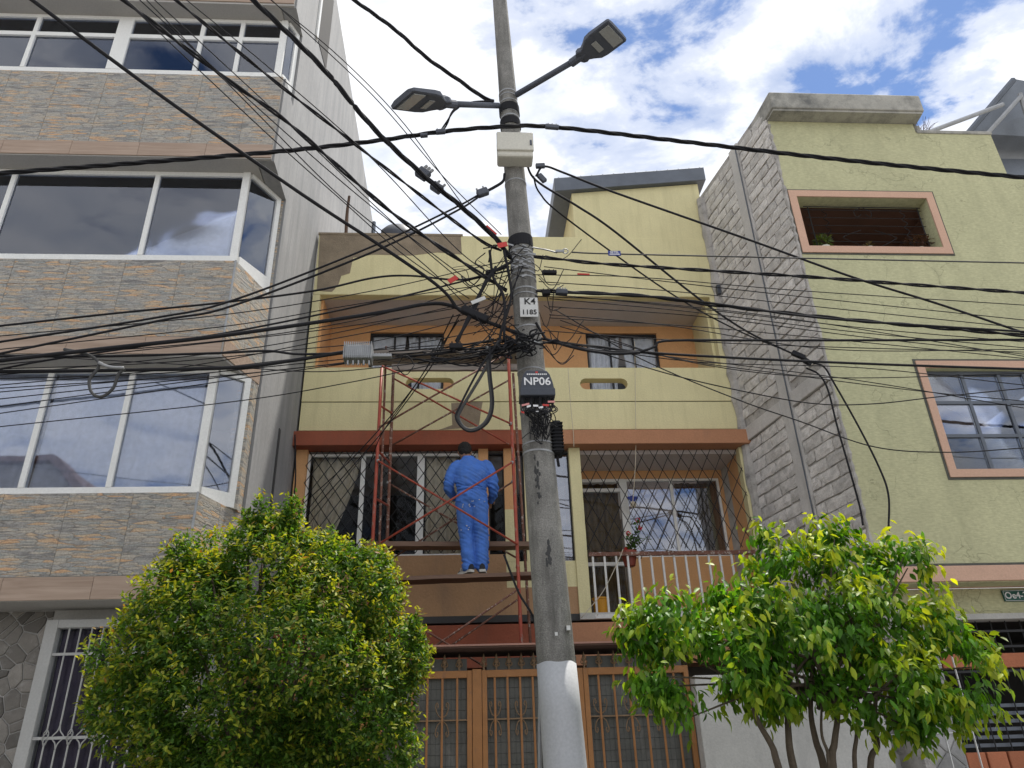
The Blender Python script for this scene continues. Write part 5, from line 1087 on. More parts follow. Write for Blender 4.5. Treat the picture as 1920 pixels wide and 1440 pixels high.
device('cable_clamp', 'upper of two dark clamps on the heavy lashed bundle', 'clamp', 793, 326, yz(793, 326, 6.9), 0.13, 0.11, 0.07, -40, 'lamp', 'clamps on the heavy bundle', lugs=3)
device('cable_clamp', 'lower of two dark clamps on the heavy lashed bundle', 'clamp', 819, 352, yz(819, 352, 6.85), 0.12, 0.09, 0.07, -40, 'lamp', 'clamps on the heavy bundle', lugs=2)
device('cable_clamp', 'dark clamp where the two parallel cables meet the pole lead', 'clamp', 905, 361, 5.6, 0.11, 0.07, 0.06, 25, 'lamp', lugs=2)
device('cable_clamp', 'dark clamp at the corner of the block wall on the service drop', 'clamp', 1497, 666, 7.75, 0.16, 0.06, 0.05, -28, 'black')
device('cable_clamp', 'second dark clamp just below at the block wall corner', 'clamp', 1513, 678, 7.8, 0.12, 0.06, 0.05, -40, 'black')
device('cable_clamp', 'small dark clamp right under the ivory box', 'clamp', 1013, 311, 5.6, 0.09, 0.045, 0.04, 5, 'lamp')
device('cable_clamp', 'small dark clamp below it on the steep service drop', 'clamp', 1016, 334, 5.62, 0.10, 0.05, 0.04, -55, 'lamp')
device('line_connector', 'dark connector on the power line left of the ivory box', 'connector', 826, 247, 5.44, 0.09, 0.045, 0.04, 8, 'lamp', lugs=2)
device('line_connector', 'dark connector on the power line farther left of the ivory box', 'connector', 795, 254, 5.44, 0.07, 0.03, 0.04, 8, 'lamp', lugs=2)
device('line_connector', 'dark connector on the power line right of the ivory box', 'connector', 1035, 238, 5.44, 0.13, 0.045, 0.04, -5, 'lamp', lugs=3)
device('tap_box', 'black tap box with silver ports right of the number plate', 'tap', 1053, 548, 5.6, 0.105, 0.05, 0.05, -3, 'npbox', lugs=4)
device('tap_box', 'smaller black tap box between the pole and the silver-ported one', 'tap', 1024, 549, 5.6, 0.07, 0.045, 0.05, 3, 'black', lugs=2)
device('tap_box', 'black connector block on the right wires above the loggia soffit', 'tap', 1030, 511, 5.6, 0.13, 0.035, 0.04, 0, 'black', lugs=3)
device('tap_box', 'black connector block on the left wires above the loggia soffit', 'tap', 920, 510, 5.6, 0.09, 0.035, 0.04, 12, 'black', lugs=2)
b = device('silver_plate', 'pale metal plate on the cables above the left loggia window', 'plate', 897, 563, 5.48, 0.13, 0.035, 0.006, 25, 'plate')
def tagplate(label, u, v, Y, L_, h, ang, mat, txt=None, ts=0.03, sub=False):
    c = P(u, v, Y); a = Vector((math.cos(R(ang)), 0, math.sin(R(ang)))); n = Vector((-a.z, 0, a.x)); t = thing('cable_tag', label, 'tag', c)
    MB().obox(c, a*L_/2, Vector((0, 0.003, 0)), n*h/2).build('plate', MT[mat], t)
    if txt: text(txt, ts, c+Vector((0, -0.005, 0))+n*(h*0.17 if sub else 0), MT['letter'], t, ax=a, up=n, depth=0.001)
    if sub: MB().obox(c+Vector((0, -0.005, 0))-n*h*0.25, a*L_*0.4, Vector((0, 0.0006, 0)), n*h*0.09).build('small_print', MT['letter'], t)
    return t
tagplate('blue tag with white lettering on the level wire right of the pole', 1152, 475, 5.62, 0.115, 0.052, 0, 'bluetag', 'SETEL', 0.032, True)
tagplate('red tag wrapped on the heavy bundle above the parapet', 919, 433, 5.5, 0.13, 0.05, -48, 'redtag')
tagplate('crumpled red tag on the cables just left of the pole top straps', 942, 459, 5.46, 0.085, 0.05, 15, 'redtag')
tagplate('red tag tilted on a thin wire over the left parapet', 849, 524, 5.4, 0.085, 0.045, 35, 'redtag')
tagplate('slim red tag on a thin wire right of the pole', 1094, 514, 5.6, 0.11, 0.014, -2, 'redtag')
# tension ring
c = P(1060, 471, 5.62); tr_ = thing('tension_ring', 'steel ring and grip tensioning the blue tag wire', 'ring', c)
MB().tube([c+Vector((0.026*math.cos(t*.524), 0, 0.026*math.sin(t*.524))) for t in range(13)], 0.005, 6).build('ring', MT['steel'], tr_)
MB().obox(c-Vector((0.05, 0, 0)), (0.04, 0, 0), (0, 0.006, 0), (0, 0, 0.012)).build('grip', MT['steel'], tr_)

# ================================================================== SCAFFOLD
YS0, YS1 = 8.98, 9.62
def sp_(u, v, Y): return P(u, v, Y)
scf = thing('scaffold', 'rusty red tube scaffold with crossed braces in front of the grilled window', 'scaffold', (0.0, 9.3, 0.13))
def post(u0, v0, u1, v1, Y, mat='scaf', r=0.021):
    a, b_ = P(u0, v0, Y), P(u1, v1, Y); d = (b_-a)/(b_.z-a.z); bot = a+d*(0.13-a.z)
    MB().tube([bot, a, b_], r, 8).build('post', MT[mat], scf, smooth=True); return a, b_
post(699, 1010, 716, 690, YS0); post(956, 664, 977, 1190, YS0) if False else post(977, 1190, 953, 662, YS0)
post(726, 1010, 738, 690, YS1, 'rust'); post(712, 1000, 724, 650, YS1-0.2, 'rust', 0.016)
post(982, 1010, 962, 700, YS1, 'rust', 0.018)
def brace(p, q, Y, mat='scaf', r=0.0125, name='brace'): return MB().tube([P(*p, Y), P(*q, Y)], r, 6).build(name, MT[mat], scf, smooth=True)
for p, q, Y, m in (((709, 864), (971, 1021), YS0-0.03, 'scaf'), ((702, 1025), (960, 867), YS0-0.06, 'scaf'), ((727, 905), (975, 1050), YS1+0.03, 'rust'), ((962, 903), (728, 1052), YS1+0.06, 'rust'),
                   ((711, 801), (952, 662), YS0-0.03, 'rust'), ((716, 686), (957, 794), YS0-0.06, 'scaf'), ((731, 837), (954, 713), YS1+0.03, 'rust'), ((739, 710), (961, 837), YS1+0.06, 'scaf'),
                   ((973, 1104), (700, 1290), YS0-0.03, 'rust'), ((712, 1130), (975, 1290), YS0-0.06, 'rust'), ((971, 1124), (730, 1290), YS1+0.03, 'rust')): brace(p, q, Y, m)
# end-frame rungs between front and rear tubes
for (u, v, u2, v2) in ((708, 845, 731, 868), (712, 760, 735, 775), (704, 935, 728, 948), (700, 1025, 727, 1048)): MB().tube([P(u, v, YS0), P(u2, v2, YS1)], 0.014, 6).build('rung', MT['scaf'], scf)
for (u, v) in ((965, 860), (970, 950), (972, 1040), (958, 760)):
    a = P(u, v, YS0); MB().tube([a, a+Vector((0.02, YS1-YS0, 0))], 0.014, 6).build('rung', MT['rust'], scf)
for (u, v) in ((727, 905), (961, 903), (709, 864), (960, 867), (957, 794), (954, 662)):
    c = P(u, v, YS0-0.02 if v != 905 and v != 903 else YS1); MB().ell(c, 0.022, 8, 6).build('coupling', MT['steel'], scf)
def plankobj(p, q, Y, wd, th, label, mat='plank'):
    a, b_ = P(*p, Y), P(*q, Y); d = (b_-a).normalized(); up = Vector((0, 0, 1)); up = (up-d*up.dot(d)).normalized(); sd_ = d.cross(up)
    bb = MB(); n = 14; rings = []
    for i in range(n+1):
        c = a.lerp(b_, i/n)+up*0.0015*math.sin(i*1.7); j = lambda: rn.uniform(-.002, .002)
        rings.append([c+sd_*(wd/2+j())-up*(th+j()), c-sd_*(wd/2+j())-up*(th+j()), c-sd_*(wd/2+j()), c+sd_*(wd/2+j())])
    return bb.loft(rings).build('plank', MT[mat], label=label, cat='plank', group='scaffold planks')
pl1 = plankobj((735, 1086), (1004, 1076), 9.15, 0.26, 0.045, 'plank carrying the worker in blue')
pl2 = plankobj((690, 1019), (1008, 1019), 9.55, 0.20, 0.06, 'plank at knee height behind the legs of the worker')
pl3 = plankobj((690, 668), (975, 668), 9.25, 0.36, 0.05, 'grey plank lying across the top of the scaffold', 'plankgrey')
pl4 = plankobj((735, 684), (975, 684), 9.05, 0.05, 0.09, 'board on edge under the top scaffold plank', 'plankgrey')

# ================================================================== WORKER
YMAN = 9.15
fp = P(891, 1076, YMAN); zplank = fp.z+0.002
def ering(c, rx, ry, n=20, tilt=0.0): c = Vector(c); return [c+Vector((rx*math.cos(2*math.pi*k/n), ry*math.sin(2*math.pi*k/n), tilt*math.sin(2*math.pi*k/n))) for k in range(n)]
def limb(b, pts, rs, n=14):
    q = smooth_pts(pts, 5); m = len(q); rr = [np.interp(i/(m-1), np.linspace(0, 1, len(rs)), rs) for i in range(m)]
    b.tube(q, [float(x) for x in rr], n)
    for p, r_ in ((q[0], rr[0]), (q[-1], rr[-1])): b.ell(p, float(r_), 10, 6)
def remesh(b, name, mat, parent, voxel, disp=None, smooth=2):
    me = b.mesh(name, mat); o = bpy.data.objects.new(name, me); COL.objects.link(o)
    bm = bmesh.new(); bm.from_mesh(me); bmesh.ops.recalc_face_normals(bm, faces=bm.faces); bm.to_mesh(me); bm.free()
    md = o.modifiers.new('r', 'REMESH'); md.mode = 'VOXEL'; md.voxel_size = voxel; md.use_smooth_shade = True
    if smooth: ms = o.modifiers.new('s', 'SMOOTH'); ms.iterations = smooth; ms.factor = 0.5
    dg = bpy.context.evaluated_depsgraph_get(); nm = bpy.data.meshes.new_from_object(o.evaluated_get(dg)); bpy.data.objects.remove(o)
    if disp:
        co = [v.co.copy() for v in nm.vertices]; no = [v.normal.copy() for v in nm.vertices]
        for v, c, n_ in zip(nm.vertices, co, no): v.co = c+n_*disp(c)
    nm.materials.clear(); nm.materials.append(mat); nm.name = name
    nm.polygons.foreach_set('use_smooth', [True]*len(nm.polygons))
    return link(nm, name, parent)
man = thing('person', 'worker in blue coveralls standing on the scaffold plank with his back turned', 'person', (fp.x, YMAN, zplank))
TX = -0.035
cv = MB()
cv.loft([ering((TX+0.005, 0.0, 0.83), .12, .10), ering((TX, 0.0, 0.88), .185, .135), ering((TX, 0.0, 0.95), .20, .148), ering((TX, .005, 1.01), .182, .128), ering((TX, .01, 1.04), .172, .12), ering((TX, .015, 1.08), .195, .135), ering((TX-.003, .025, 1.18), .212, .142), ering((TX-.008, .04, 1.30), .228, .14), ering((TX-.012, .055, 1.38), .225, .122), ering((TX-.018, .07, 1.435), .185, .10), ering((TX-.03, .085, 1.475), .105, .085), ering((TX-.04, .095, 1.50), .075, .075)])
limb(cv, [(-.125, 0, .90), (-.118, .015, .66), (-.105, .03, .47), (-.088, .0, .25), (-.075, -.01, .075)], [.115, .10, .088, .082, .078])
limb(cv, [(.055, 0, .90), (.070, .012, .66), (.080, .03, .47), (.085, .0, .25), (.085, -.01, .075)], [.115, .10, .088, .08, .076])
limb(cv, [(-.215, .05, 1.375), (-.285, .035, 1.27), (-.325, .02, 1.12)], [.085, .078, .066]); limb(cv, [(-.325, .02, 1.12), (-.30, .12, 1.05), (-.24, .24, 1.02)], [.066, .058, .046])
limb(cv, [(.145, .05, 1.375), (.205, .04, 1.27), (.235, .03, 1.12)], [.085, .078, .066]); limb(cv, [(.235, .03, 1.12), (.235, .12, 1.03), (.215, .22, .985)], [.066, .058, .046])
def wr(c):
    z = c.z; a = 0.006*noise.noise(Vector((c.x*9, c.y*9, z*11)))+0.004*noise.noise(Vector((c.x*20+c.z*8, c.y*18, z*26)))
    fold = 0.006*noise.noise(Vector((c.x*5+3, c.y*5, z*38+c.x*22)))
    kn = math.exp(-((z-.47)/.14)**2)+1.2*math.exp(-((z-.12)/.09)**2)+1.0*math.exp(-((z-1.06)/.09)**2)+0.5*math.exp(-((z-1.15)/.2)**2)+0.5*math.exp(-((z-.84)/.1)**2)
    return a*1.5+fold*kn*2.8
cvo = remesh(cv, 'coveralls', MT['coverall'], man, 0.0085, wr, 3); cvo['label'] = 'blue cotton coveralls with dusty seat and paint specks'
bd = MB()
bd.loft([ering((TX, 0.0, 0.86), .12, .09), ering((TX, .0, 0.95), .15, .10), ering((TX, .015, 1.05), .135, .09), ering((TX, .035, 1.25), .17, .10), ering((TX-.01, .055, 1.38), .17, .085), ering((TX-.03, .08, 1.45), .07, .065), ering((TX-.05, .095, 1.50), .056, .056), ering((TX-.065, .108, 1.55), .054, .056)])
for sx, hx, kx, ax in ((-1, -.12, -.105, -.075), (1, .055, .08, .085)): limb(bd, [(hx, 0, .90), (kx, .02, .47), (ax, -.01, .09)], [.085, .06, .042]); limb(bd, [(ax, -.02, .06), (ax+sx*.012, .05, .04), (ax+sx*.02, .12, .035)], [.036, .036, .03])
limb(bd, [(-.205, .05, 1.37), (-.325, .02, 1.12)], [.06, .045]); limb(bd, [(-.325, .02, 1.12), (-.235, .25, 1.02)], [.045, .028])
limb(bd, [(.135, .05, 1.37), (.235, .03, 1.12)], [.06, .045]); limb(bd, [(.235, .03, 1.12), (.212, .235, .98)], [.045, .028])
HC = Vector((TX-.085, .125, 1.605)); hr = Matrix.Rotation(R(-20), 3, 'X')
bd.ell(HC, (.080, .098, .116), 20, 14, hr); bd.ell(HC+hr @ Vector((0, .03, -.06)), (.055, .06, .055), 14, 8, hr)
for s in (-1, 1): bd.ell(HC+hr @ Vector((s*.083, -.005, -.016)), (.010, .020, .031), 8, 6, hr); bd.ell(HC+hr @ Vector((s*.030, .080, .005)), (.014, .012, .010), 8, 6)
bd.tube([HC+hr @ Vector((0, .085, .015)), HC+hr @ Vector((0, .112, -.025))], [.009, .015], 8); bd.ell(HC+hr @ Vector((0, .078, -.058)), (.025, .012, .009), 8, 6)
def hand(wrist, fw_, side):
    f = Vector(fw_).normalized(); r_ = f.cross(Vector((0, 0, 1))).normalized()*side; u = r_.cross(f)*side; w_ = Vector(wrist)
    bd.ell(w_+f*.045, (.036, .048, .018), 12, 8, Matrix((r_, f, u)).transposed())
    for k, (dx, ln) in enumerate(((-.027, .066), (-.009, .076), (.010, .072), (.028, .056))):
        b0 = w_+f*.08+r_*dx; bd.tube([b0, b0+f*ln*.45-Vector((0, 0, .008)), b0+f*ln*.75-Vector((0, 0, .03)), b0+f*ln*.85-Vector((0, 0, .05))], [.0095, .009, .0085, .007], 8)
    b0 = w_+f*.02-r_*.030; bd.tube([b0, b0+f*.025-r_*.022, b0+f*.055-r_*.020-Vector((0, 0, .02))], [.012, .010, .008], 8)
hand((-.235, .25, 1.02), (.35, 1, -.1), 1); hand((.212, .235, .98), (-.2, 1, -.1), -1)
remesh(bd, 'body', MT['skin'], man, 0.0058, None, 1)
hb = MB(); hb.ell(HC+hr @ Vector((0, -.012, .022)), (.091, .105, .110), 22, 14, hr); hb.ell(HC+hr @ Vector((0, -.045, -.028)), (.078, .060, .066), 16, 10, hr)
remesh(hb, 'hair', MT['hair'], man, 0.007, lambda c: 0.006*noise.noise(c*45)+0.003*noise.noise(c*110), 1)
cc = Vector((TX-.042, .093, 1.492))
clb = MB(); clb.loft([[cc+Vector((r1*math.cos(a), r1*.95*math.sin(a), h_+0.012*math.sin(a))) for a in [2*math.pi*k/20 for k in range(20)]] for r1, h_ in ((.094, -.014), (.085, .012), (.072, .034), (.066, .032), (.070, -.01))], cap=False)
def local(b, name, mat, smooth=True, parent=man):
    me = b.mesh(name, mat, (0, 0, 0), smooth); bm = bmesh.new(); bm.from_mesh(me); bmesh.ops.recalc_face_normals(bm, faces=bm.faces); bm.to_mesh(me); bm.free(); return link(me, name, parent)
local(clb, 'collar', MT['coverall'])
wb = MB()
wb.loft([ering((TX, .008, 1.025), .180, .128, 36), ering((TX, .009, 1.03), .188, .135, 36), ering((TX, .012, 1.05), .188, .135, 36), ering((TX, .012, 1.057), .180, .128, 36)], cap=False); local(wb, 'waistband', MT['coverall'])
for (x0, ang) in ((-.082, 35), (.088, -4)):
    d = Vector((-math.sin(R(ang)), math.cos(R(ang)), 0)); r_ = Vector((d.y, -d.x, 0)); o_ = Vector((x0, -.02, 0))
    def sring(s, wd, z): c = o_+d*s; return c, wd, z
    prof = [(-.085, .026), (-.07, .038), (-.02, .040), (.05, .040), (.11, .047), (.16, .042), (.19, .022)]
    so_ = MB(); so_.loft([[o_+d*s-r_*w_, o_+d*s+r_*w_, o_+d*s+r_*(w_*1.04)+Vector((0, 0, .03)), o_+d*s-r_*(w_*1.04)+Vector((0, 0, .03))] for s, w_ in prof])
    shoe = None
    up_ = MB(); tops = [.095, .10, .098, .09, .072, .06, .045]
    up_.loft([[o_+d*s-r_*w_*.95+Vector((0, 0, .028)), o_+d*s+r_*w_*.95+Vector((0, 0, .028)), o_+d*s+r_*w_*.75+Vector((0, 0, t*.8)), o_+d*s+r_*w_*.25+Vector((0, 0, t)), o_+d*s-r_*w_*.25+Vector((0, 0, t)), o_+d*s-r_*w_*.75+Vector((0, 0, t*.8))] for (s, w_), t in zip(prof, tops)])
    shoe = local(up_, 'shoe', MT['shoe'], False); local(so_, 'sole', MT['sole'], False, shoe)
    sb = MB()
    for k in range(3):
        s0 = .035+k*.032
        for sg in (-1, 1): sb.obox(o_+d*s0+r_*(sg*.040)+Vector((0, 0, .055)), d*.007+Vector((0, 0, 0)), r_*.003, Vector((0, 0, .024))-d*.012)
    local(sb, 'stripe', MT['sole'], False, shoe)
ps = MB()
for k in range(16):
    x = rn.choice([(-.10, -.155, .80), (-.12, -.13, .52), (-.05, -.155, .82), (.10, -.12, .88)]); c = Vector(x)+Vector((rn.uniform(-.05, .05), 0, rn.uniform(-.04, .04))); ps.ell(c+Vector((0, .012, 0)), (rn.uniform(.003, .012), .022, rn.uniform(.002, .005)), 7, 5)
local(ps, 'paint_speck', MT['letter'], True, cvo)['kind'] = 'stuff'

# ================================================================== TREES
def leaves(name, parent, cen, axis, nrm, length, width, cols, mat, droop=0.25, fold=0.25):
    n = len(cen); axis /= np.linalg.norm(axis, axis=1, keepdims=True)
    side = np.cross(axis, nrm); side /= np.linalg.norm(side, axis=1, keepdims=True)+1e-9; up = np.cross(side, axis)
    prof = [(0.0, 0, 0), (0.28, 0.85, 0), (0.60, 0.95, 0), (1.0, 0, 0)]
    L_ = length[:, None]; W = width[:, None]/2
    def pt(t, s, dz): return cen+axis*(L_*t)+side*(W*s)+up*(L_*dz)
    dr = lambda t: -droop*t*t
    V = np.stack([pt(0, 0, 0), pt(.28, -.85, dr(.28)+.02), pt(.28, 0, dr(.28)-fold*.12), pt(.28, .85, dr(.28)+.02), pt(.62, -.9, dr(.62)+.02), pt(.62, 0, dr(.62)-fold*.12), pt(.62, .9, dr(.62)+.02), pt(1.0, 0, dr(1.0))], axis=1)
    T = np.array([(0, 2, 1), (0, 3, 2), (1, 2, 5), (1, 5, 4), (2, 3, 6), (2, 6, 5), (4, 5, 7), (5, 6, 7)])
    F = (np.arange(n)[:, None, None]*8+T[None]).reshape(-1, 3)
    V = V.reshape(-1, 3) - np.array(off(parent))
    me = bpy.data.meshes.new(name); me.vertices.add(len(V)); me.vertices.foreach_set('co', V.astype(np.float32).ravel())
    me.loops.add(F.size); me.loops.foreach_set('vertex_index', F.ravel().astype(np.int32)); me.polygons.add(len(F))
    me.polygons.foreach_set('loop_start', np.arange(0, F.size, 3, dtype=np.int32)); me.polygons.foreach_set('loop_total', np.full(len(F), 3, dtype=np.int32))
    me.polygons.foreach_set('use_smooth', np.ones(len(F), dtype=bool)); me.update(calc_edges=True); me.validate()
    ca = me.color_attributes.new('leafcol', 'FLOAT_COLOR', 'POINT'); c4 = np.concatenate([np.repeat(cols, 8, axis=0), np.ones((n*8, 1))], axis=1); ca.data.foreach_set('color', c4.astype(np.float32).ravel())
    me.materials.append(mat); return link(me, name, parent)
def crown(blobs, ntw, per, tl, shell, seed, upb, hang, jit=0.45, thin=0.0):
    g = np.random.default_rng(seed); C_ = np.array([b[0] for b in blobs]); Rr = np.array([b[1] for b in blobs]); vol = (Rr[:, 0]*Rr[:, 2]); pr_ = vol/vol.sum(); out = []
    bi = g.choice(len(blobs), size=ntw, p=pr_); d = g.normal(size=(ntw, 3)); d /= np.linalg.norm(d, axis=1, keepdims=True)
    t = 1-shell*g.random(ntw)**1.5; pos = C_[bi]+d*Rr[bi]*t[:, None]
    keep = np.ones(ntw, bool)
    for k in range(len(blobs)):
        q = np.linalg.norm((pos-C_[k])/Rr[k], axis=1); keep &= ~((q < 0.62) & (bi != k))
    if thin:
        nz = np.array([noise.noise(Vector(p)*3.4) for p in pos]); keep &= nz > -thin
    pos, d, t = pos[keep], d[keep], t[keep]; n = len(pos)
    tw = d+np.array([0, 0, upb])+g.normal(size=(n, 3))*jit; tw /= np.linalg.norm(tw, axis=1, keepdims=True)
    cen = []; ax = []; nr = []; rad = []; frac = []
    for k in range(per):
        s = (k+0.6)/per; c = pos+tw*(tl*(s-0.5))+g.normal(size=(n, 3))*0.012
        rnd = g.normal(size=(n, 3)); sd = np.cross(tw, rnd); sd /= np.linalg.norm(sd, axis=1, keepdims=True)
        a = tw*0.55+sd*0.75+np.array([0, 0, -hang]); cen.append(c); ax.append(a); nn = np.array([0, 0, 1.0])+g.normal(size=(n, 3))*0.45+d*0.35; nr.append(nn); rad.append(t); frac.append(np.full(n, s))
    return np.concatenate(cen), np.concatenate(ax), np.concatenate(nr), np.concatenate(rad), np.concatenate(frac), g
# --- round shrub tree on the left
YT = 5.75
def blob(u, v, ru, rv, Y, ry): c = P(u, v, Y); s = abs(P(u+10, v, Y).x-c.x)/10; sz = abs(P(u, v-10, Y).z-c.z)/10; return ((c.x, c.y, c.z), (ru*s, ry, rv*sz))
bl = [blob(480, 1250, 255, 225, YT, 0.95), blob(360, 1165, 130, 120, YT-0.1, 0.6), blob(500, 1070, 115, 95, YT, 0.55), blob(640, 1120, 120, 105, YT+0.05, 0.55), blob(300, 1320, 120, 120, YT, 0.6), blob(660, 1320, 125, 130, YT-0.05, 0.65), blob(420, 1340, 150, 130, YT-0.35, 0.6), blob(560, 1240, 140, 120, YT-0.4, 0.6), blob(470, 1500, 240, 120, YT, 0.9), blob(515, 1005, 60, 40, YT, 0.3), blob(600, 1050, 55, 45, YT+0.1, 0.3), blob(400, 1045, 48, 42, YT, 0.3), blob(690, 1070, 45, 45, YT+.1, 0.3), blob(735, 1225, 70, 70, YT, 0.4), blob(230, 1235, 58, 55, YT, 0.35), blob(770, 1235, 36, 42, YT, 0.25), blob(215, 1330, 48, 70, YT, 0.3), blob(720, 1400, 70, 90, YT, 0.35)]
rs = random.Random(9)
for k in range(16):
    c0 = rs.choice(bl[:18]); a = rs.uniform(0.6, math.pi-1.0); d = Vector((math.cos(a), rs.uniform(-.7, .3), math.sin(a))).normalized(); rr = rs.uniform(.05, .10)
    bl.append(((c0[0][0]+d.x*c0[1][0]*1.02, c0[0][1]+d.y*c0[1][1], c0[0][2]+d.z*c0[1][2]*1.03), (rr*.8, rr*.8, rr*rs.uniform(1.0, 1.7))))
tbase = P(480, 1440, YT)
tr1 = thing('shrub_tree', 'dense round clipped shrub tree with yellow and bronze shoot tips', 'tree', (tbase.x, YT, 0.13))
cen, ax, nr, rad, fr_, g = crown(bl, 15500, 9, 0.10, 0.50, 21, 0.55, 0.05, thin=0.32)
n = len(cen); r1 = g.random(n); base = np.array([0.062, 0.135, 0.020])[None]*(0.7+0.7*r1[:, None])
zmin, zmax = cen[:, 2].min(), cen[:, 2].max(); hgt = (cen[:, 2]-zmin)/(zmax-zmin)
tipw = np.clip((rad-0.86)/0.14, 0, 1)*np.clip(fr_*1.3-0.35, 0, 1)*np.clip(0.5+1.0*hgt, 0, 1.25)
tipc = np.where(g.random(n)[:, None] < 0.16, np.array([[0.26, 0.13, 0.04]]), np.array([[0.38, 0.37, 0.03]]))
cols = base*(1-tipw[:, None])+tipc*tipw[:, None]
leaves('crown', tr1, cen, ax, nr, 0.030+0.017*g.random(n), 0.0145+0.006*g.random(n), cols, MT['leaf'], 0.2, 0.5)
tb = MB(); B0 = Vector((tbase.x, YT, 0.13))
tb.tube(smooth_pts([B0, B0+Vector((.02, 0, .5)), B0+Vector((0, .02, 1.0)), B0+Vector((.03, 0, 1.9))], 5), [.075, .073, .071, .07, .069, .067, .065, .063, .06, .058, .055, .052, .05, .045, .04, .03][:16], 9)
tb.build('trunk', MT['bark'], tr1, smooth=True)
lb_ = MB()
for k in range(26):
    b_ = bl[k % len(bl)]; c = Vector(b_[0]); s0 = B0+Vector((rn.uniform(-.03, .03), rn.uniform(-.03, .03), rn.uniform(.8, 1.7))); e = c+Vector((rn.uniform(-.1, .1), rn.uniform(-.1, .1), rn.uniform(-.1, .05))); lb_.tube(smooth_pts([s0, s0.lerp(e, .5)+Vector((0, 0, .08)), e], 4), [.022, .02, .018, .016, .014, .012, .010, .008, .006], 5)
lb_.build('limbs', MT['bark'], tr1, smooth=True)
# --- fig tree on the right
YT2 = 5.5
_bl0 = blob
def blob(u, v, ru, rv, Y, ry): return _bl0(u-6, v, ru*0.88, rv*0.86, Y, ry*0.9)
bl2 = [blob(1520, 1190, 215, 110, YT2, 0.75), blob(1420, 1125, 120, 85, YT2, 0.5), blob(1590, 1060, 105, 72, YT2+.05, 0.45), blob(1660, 1120, 110, 80, YT2, 0.5), blob(1270, 1165, 95, 75, YT2, 0.45), blob(1250, 1270, 80, 65, YT2, 0.4), blob(1370, 1235, 130, 95, YT2-.1, 0.5), blob(1740, 1210, 115, 95, YT2, 0.5), blob(1790, 1300, 90, 75, YT2, 0.42), blob(1660, 1290, 130, 85, YT2-.15, 0.55), blob(1470, 1060, 65, 55, YT2, 0.35), blob(1560, 1005, 50, 38, YT2+.05, 0.28), blob(1690, 1045, 55, 50, YT2, 0.3), blob(1500, 1270, 140, 60, YT2-.1, 0.5), blob(1300, 1320, 60, 42, YT2, 0.3), blob(1450, 1300, 60, 40, YT2, 0.3), blob(1840, 1240, 40, 50, YT2, 0.25), blob(1200, 1190, 36, 50, YT2, 0.22), blob(1720, 1350, 70, 40, YT2, 0.3), blob(1440, 1000, 22, 26, YT2, 0.12)]
cen, ax, nr, rad, fr_, g = crown(bl2, 3300, 8, 0.21, 0.6, 33, 0.25, 0.8, thin=0.06)
n = len(cen); tb0 = P(1545, 1440, YT2); B1 = Vector((tb0.x, YT2, 0.13))
tr2 = thing('fig_tree', 'multi-stemmed fig tree with drooping glossy leaves in front of the plaster wall', 'tree', B1)
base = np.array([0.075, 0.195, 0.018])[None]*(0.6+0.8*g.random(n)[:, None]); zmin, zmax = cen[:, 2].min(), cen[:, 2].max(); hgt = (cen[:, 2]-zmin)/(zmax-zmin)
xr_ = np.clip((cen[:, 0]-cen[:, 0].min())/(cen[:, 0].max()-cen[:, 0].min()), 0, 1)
tipw = np.clip((rad-0.70)/0.3, 0, 1)*np.clip(fr_*1.4-0.3, 0, 1)*np.clip(0.2+0.75*hgt+0.6*xr_, 0, 1.3)  # yellow leaf tips; extra yellow towards the right paints in the lit side
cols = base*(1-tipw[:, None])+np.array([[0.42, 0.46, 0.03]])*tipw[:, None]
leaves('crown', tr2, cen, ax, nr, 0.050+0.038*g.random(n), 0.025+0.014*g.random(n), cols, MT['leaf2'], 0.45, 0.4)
for k, (pts, r0) in enumerate((([(1410, 1310), (1420, 1350), (1448, 1400), (1460, 1440)], .026), ([(1475, 1290), (1478, 1370), (1488, 1440)], .030), ([(1520, 1330), (1530, 1390), (1545, 1440)], .030), ([(1568, 1320), (1565, 1390), (1562, 1440)], .030), ([(1608, 1310), (1606, 1380), (1603, 1440)], .018), ([(1642, 1300), (1640, 1360), (1645, 1400), (1632, 1440)], .024), ([(1540, 1370), (1552, 1410), (1556, 1440)], .016))):
    q = [P(u, v, YT2+(k % 3-1)*0.06) for u, v in pts]; e = B1+Vector(((q[-1].x-B1.x)*0.35, (k % 3-1)*.04, 0)); top = q[0]+Vector((rn.uniform(-.1, .1), 0, .3)); pp = smooth_pts([top]+q+[q[-1].lerp(e, .5)+Vector((0, 0, .1)), e], 5)
    MB().tube(pp, [r0*(0.45+0.75*i/(len(pp)-1)) for i in range(len(pp))], 8).build('trunk', MT['bark'], tr2, smooth=True)
lb_ = MB()
for k in range(34):
    b_ = bl2[k % len(bl2)]; c = Vector(b_[0]); s0 = P(rn.uniform(1410, 1640), rn.uniform(1270, 1330), YT2); e = c+Vector((rn.uniform(-.1, .1), rn.uniform(-.1, .1), rn.uniform(-.1, .0))); lb_.tube(smooth_pts([s0, s0.lerp(e, .5)+Vector((0, 0, .05)), e], 4), [.014, .013, .012, .011, .010, .008, .007, .006, .004], 5)
lb_.build('limbs', MT['bark'], tr2, smooth=True)

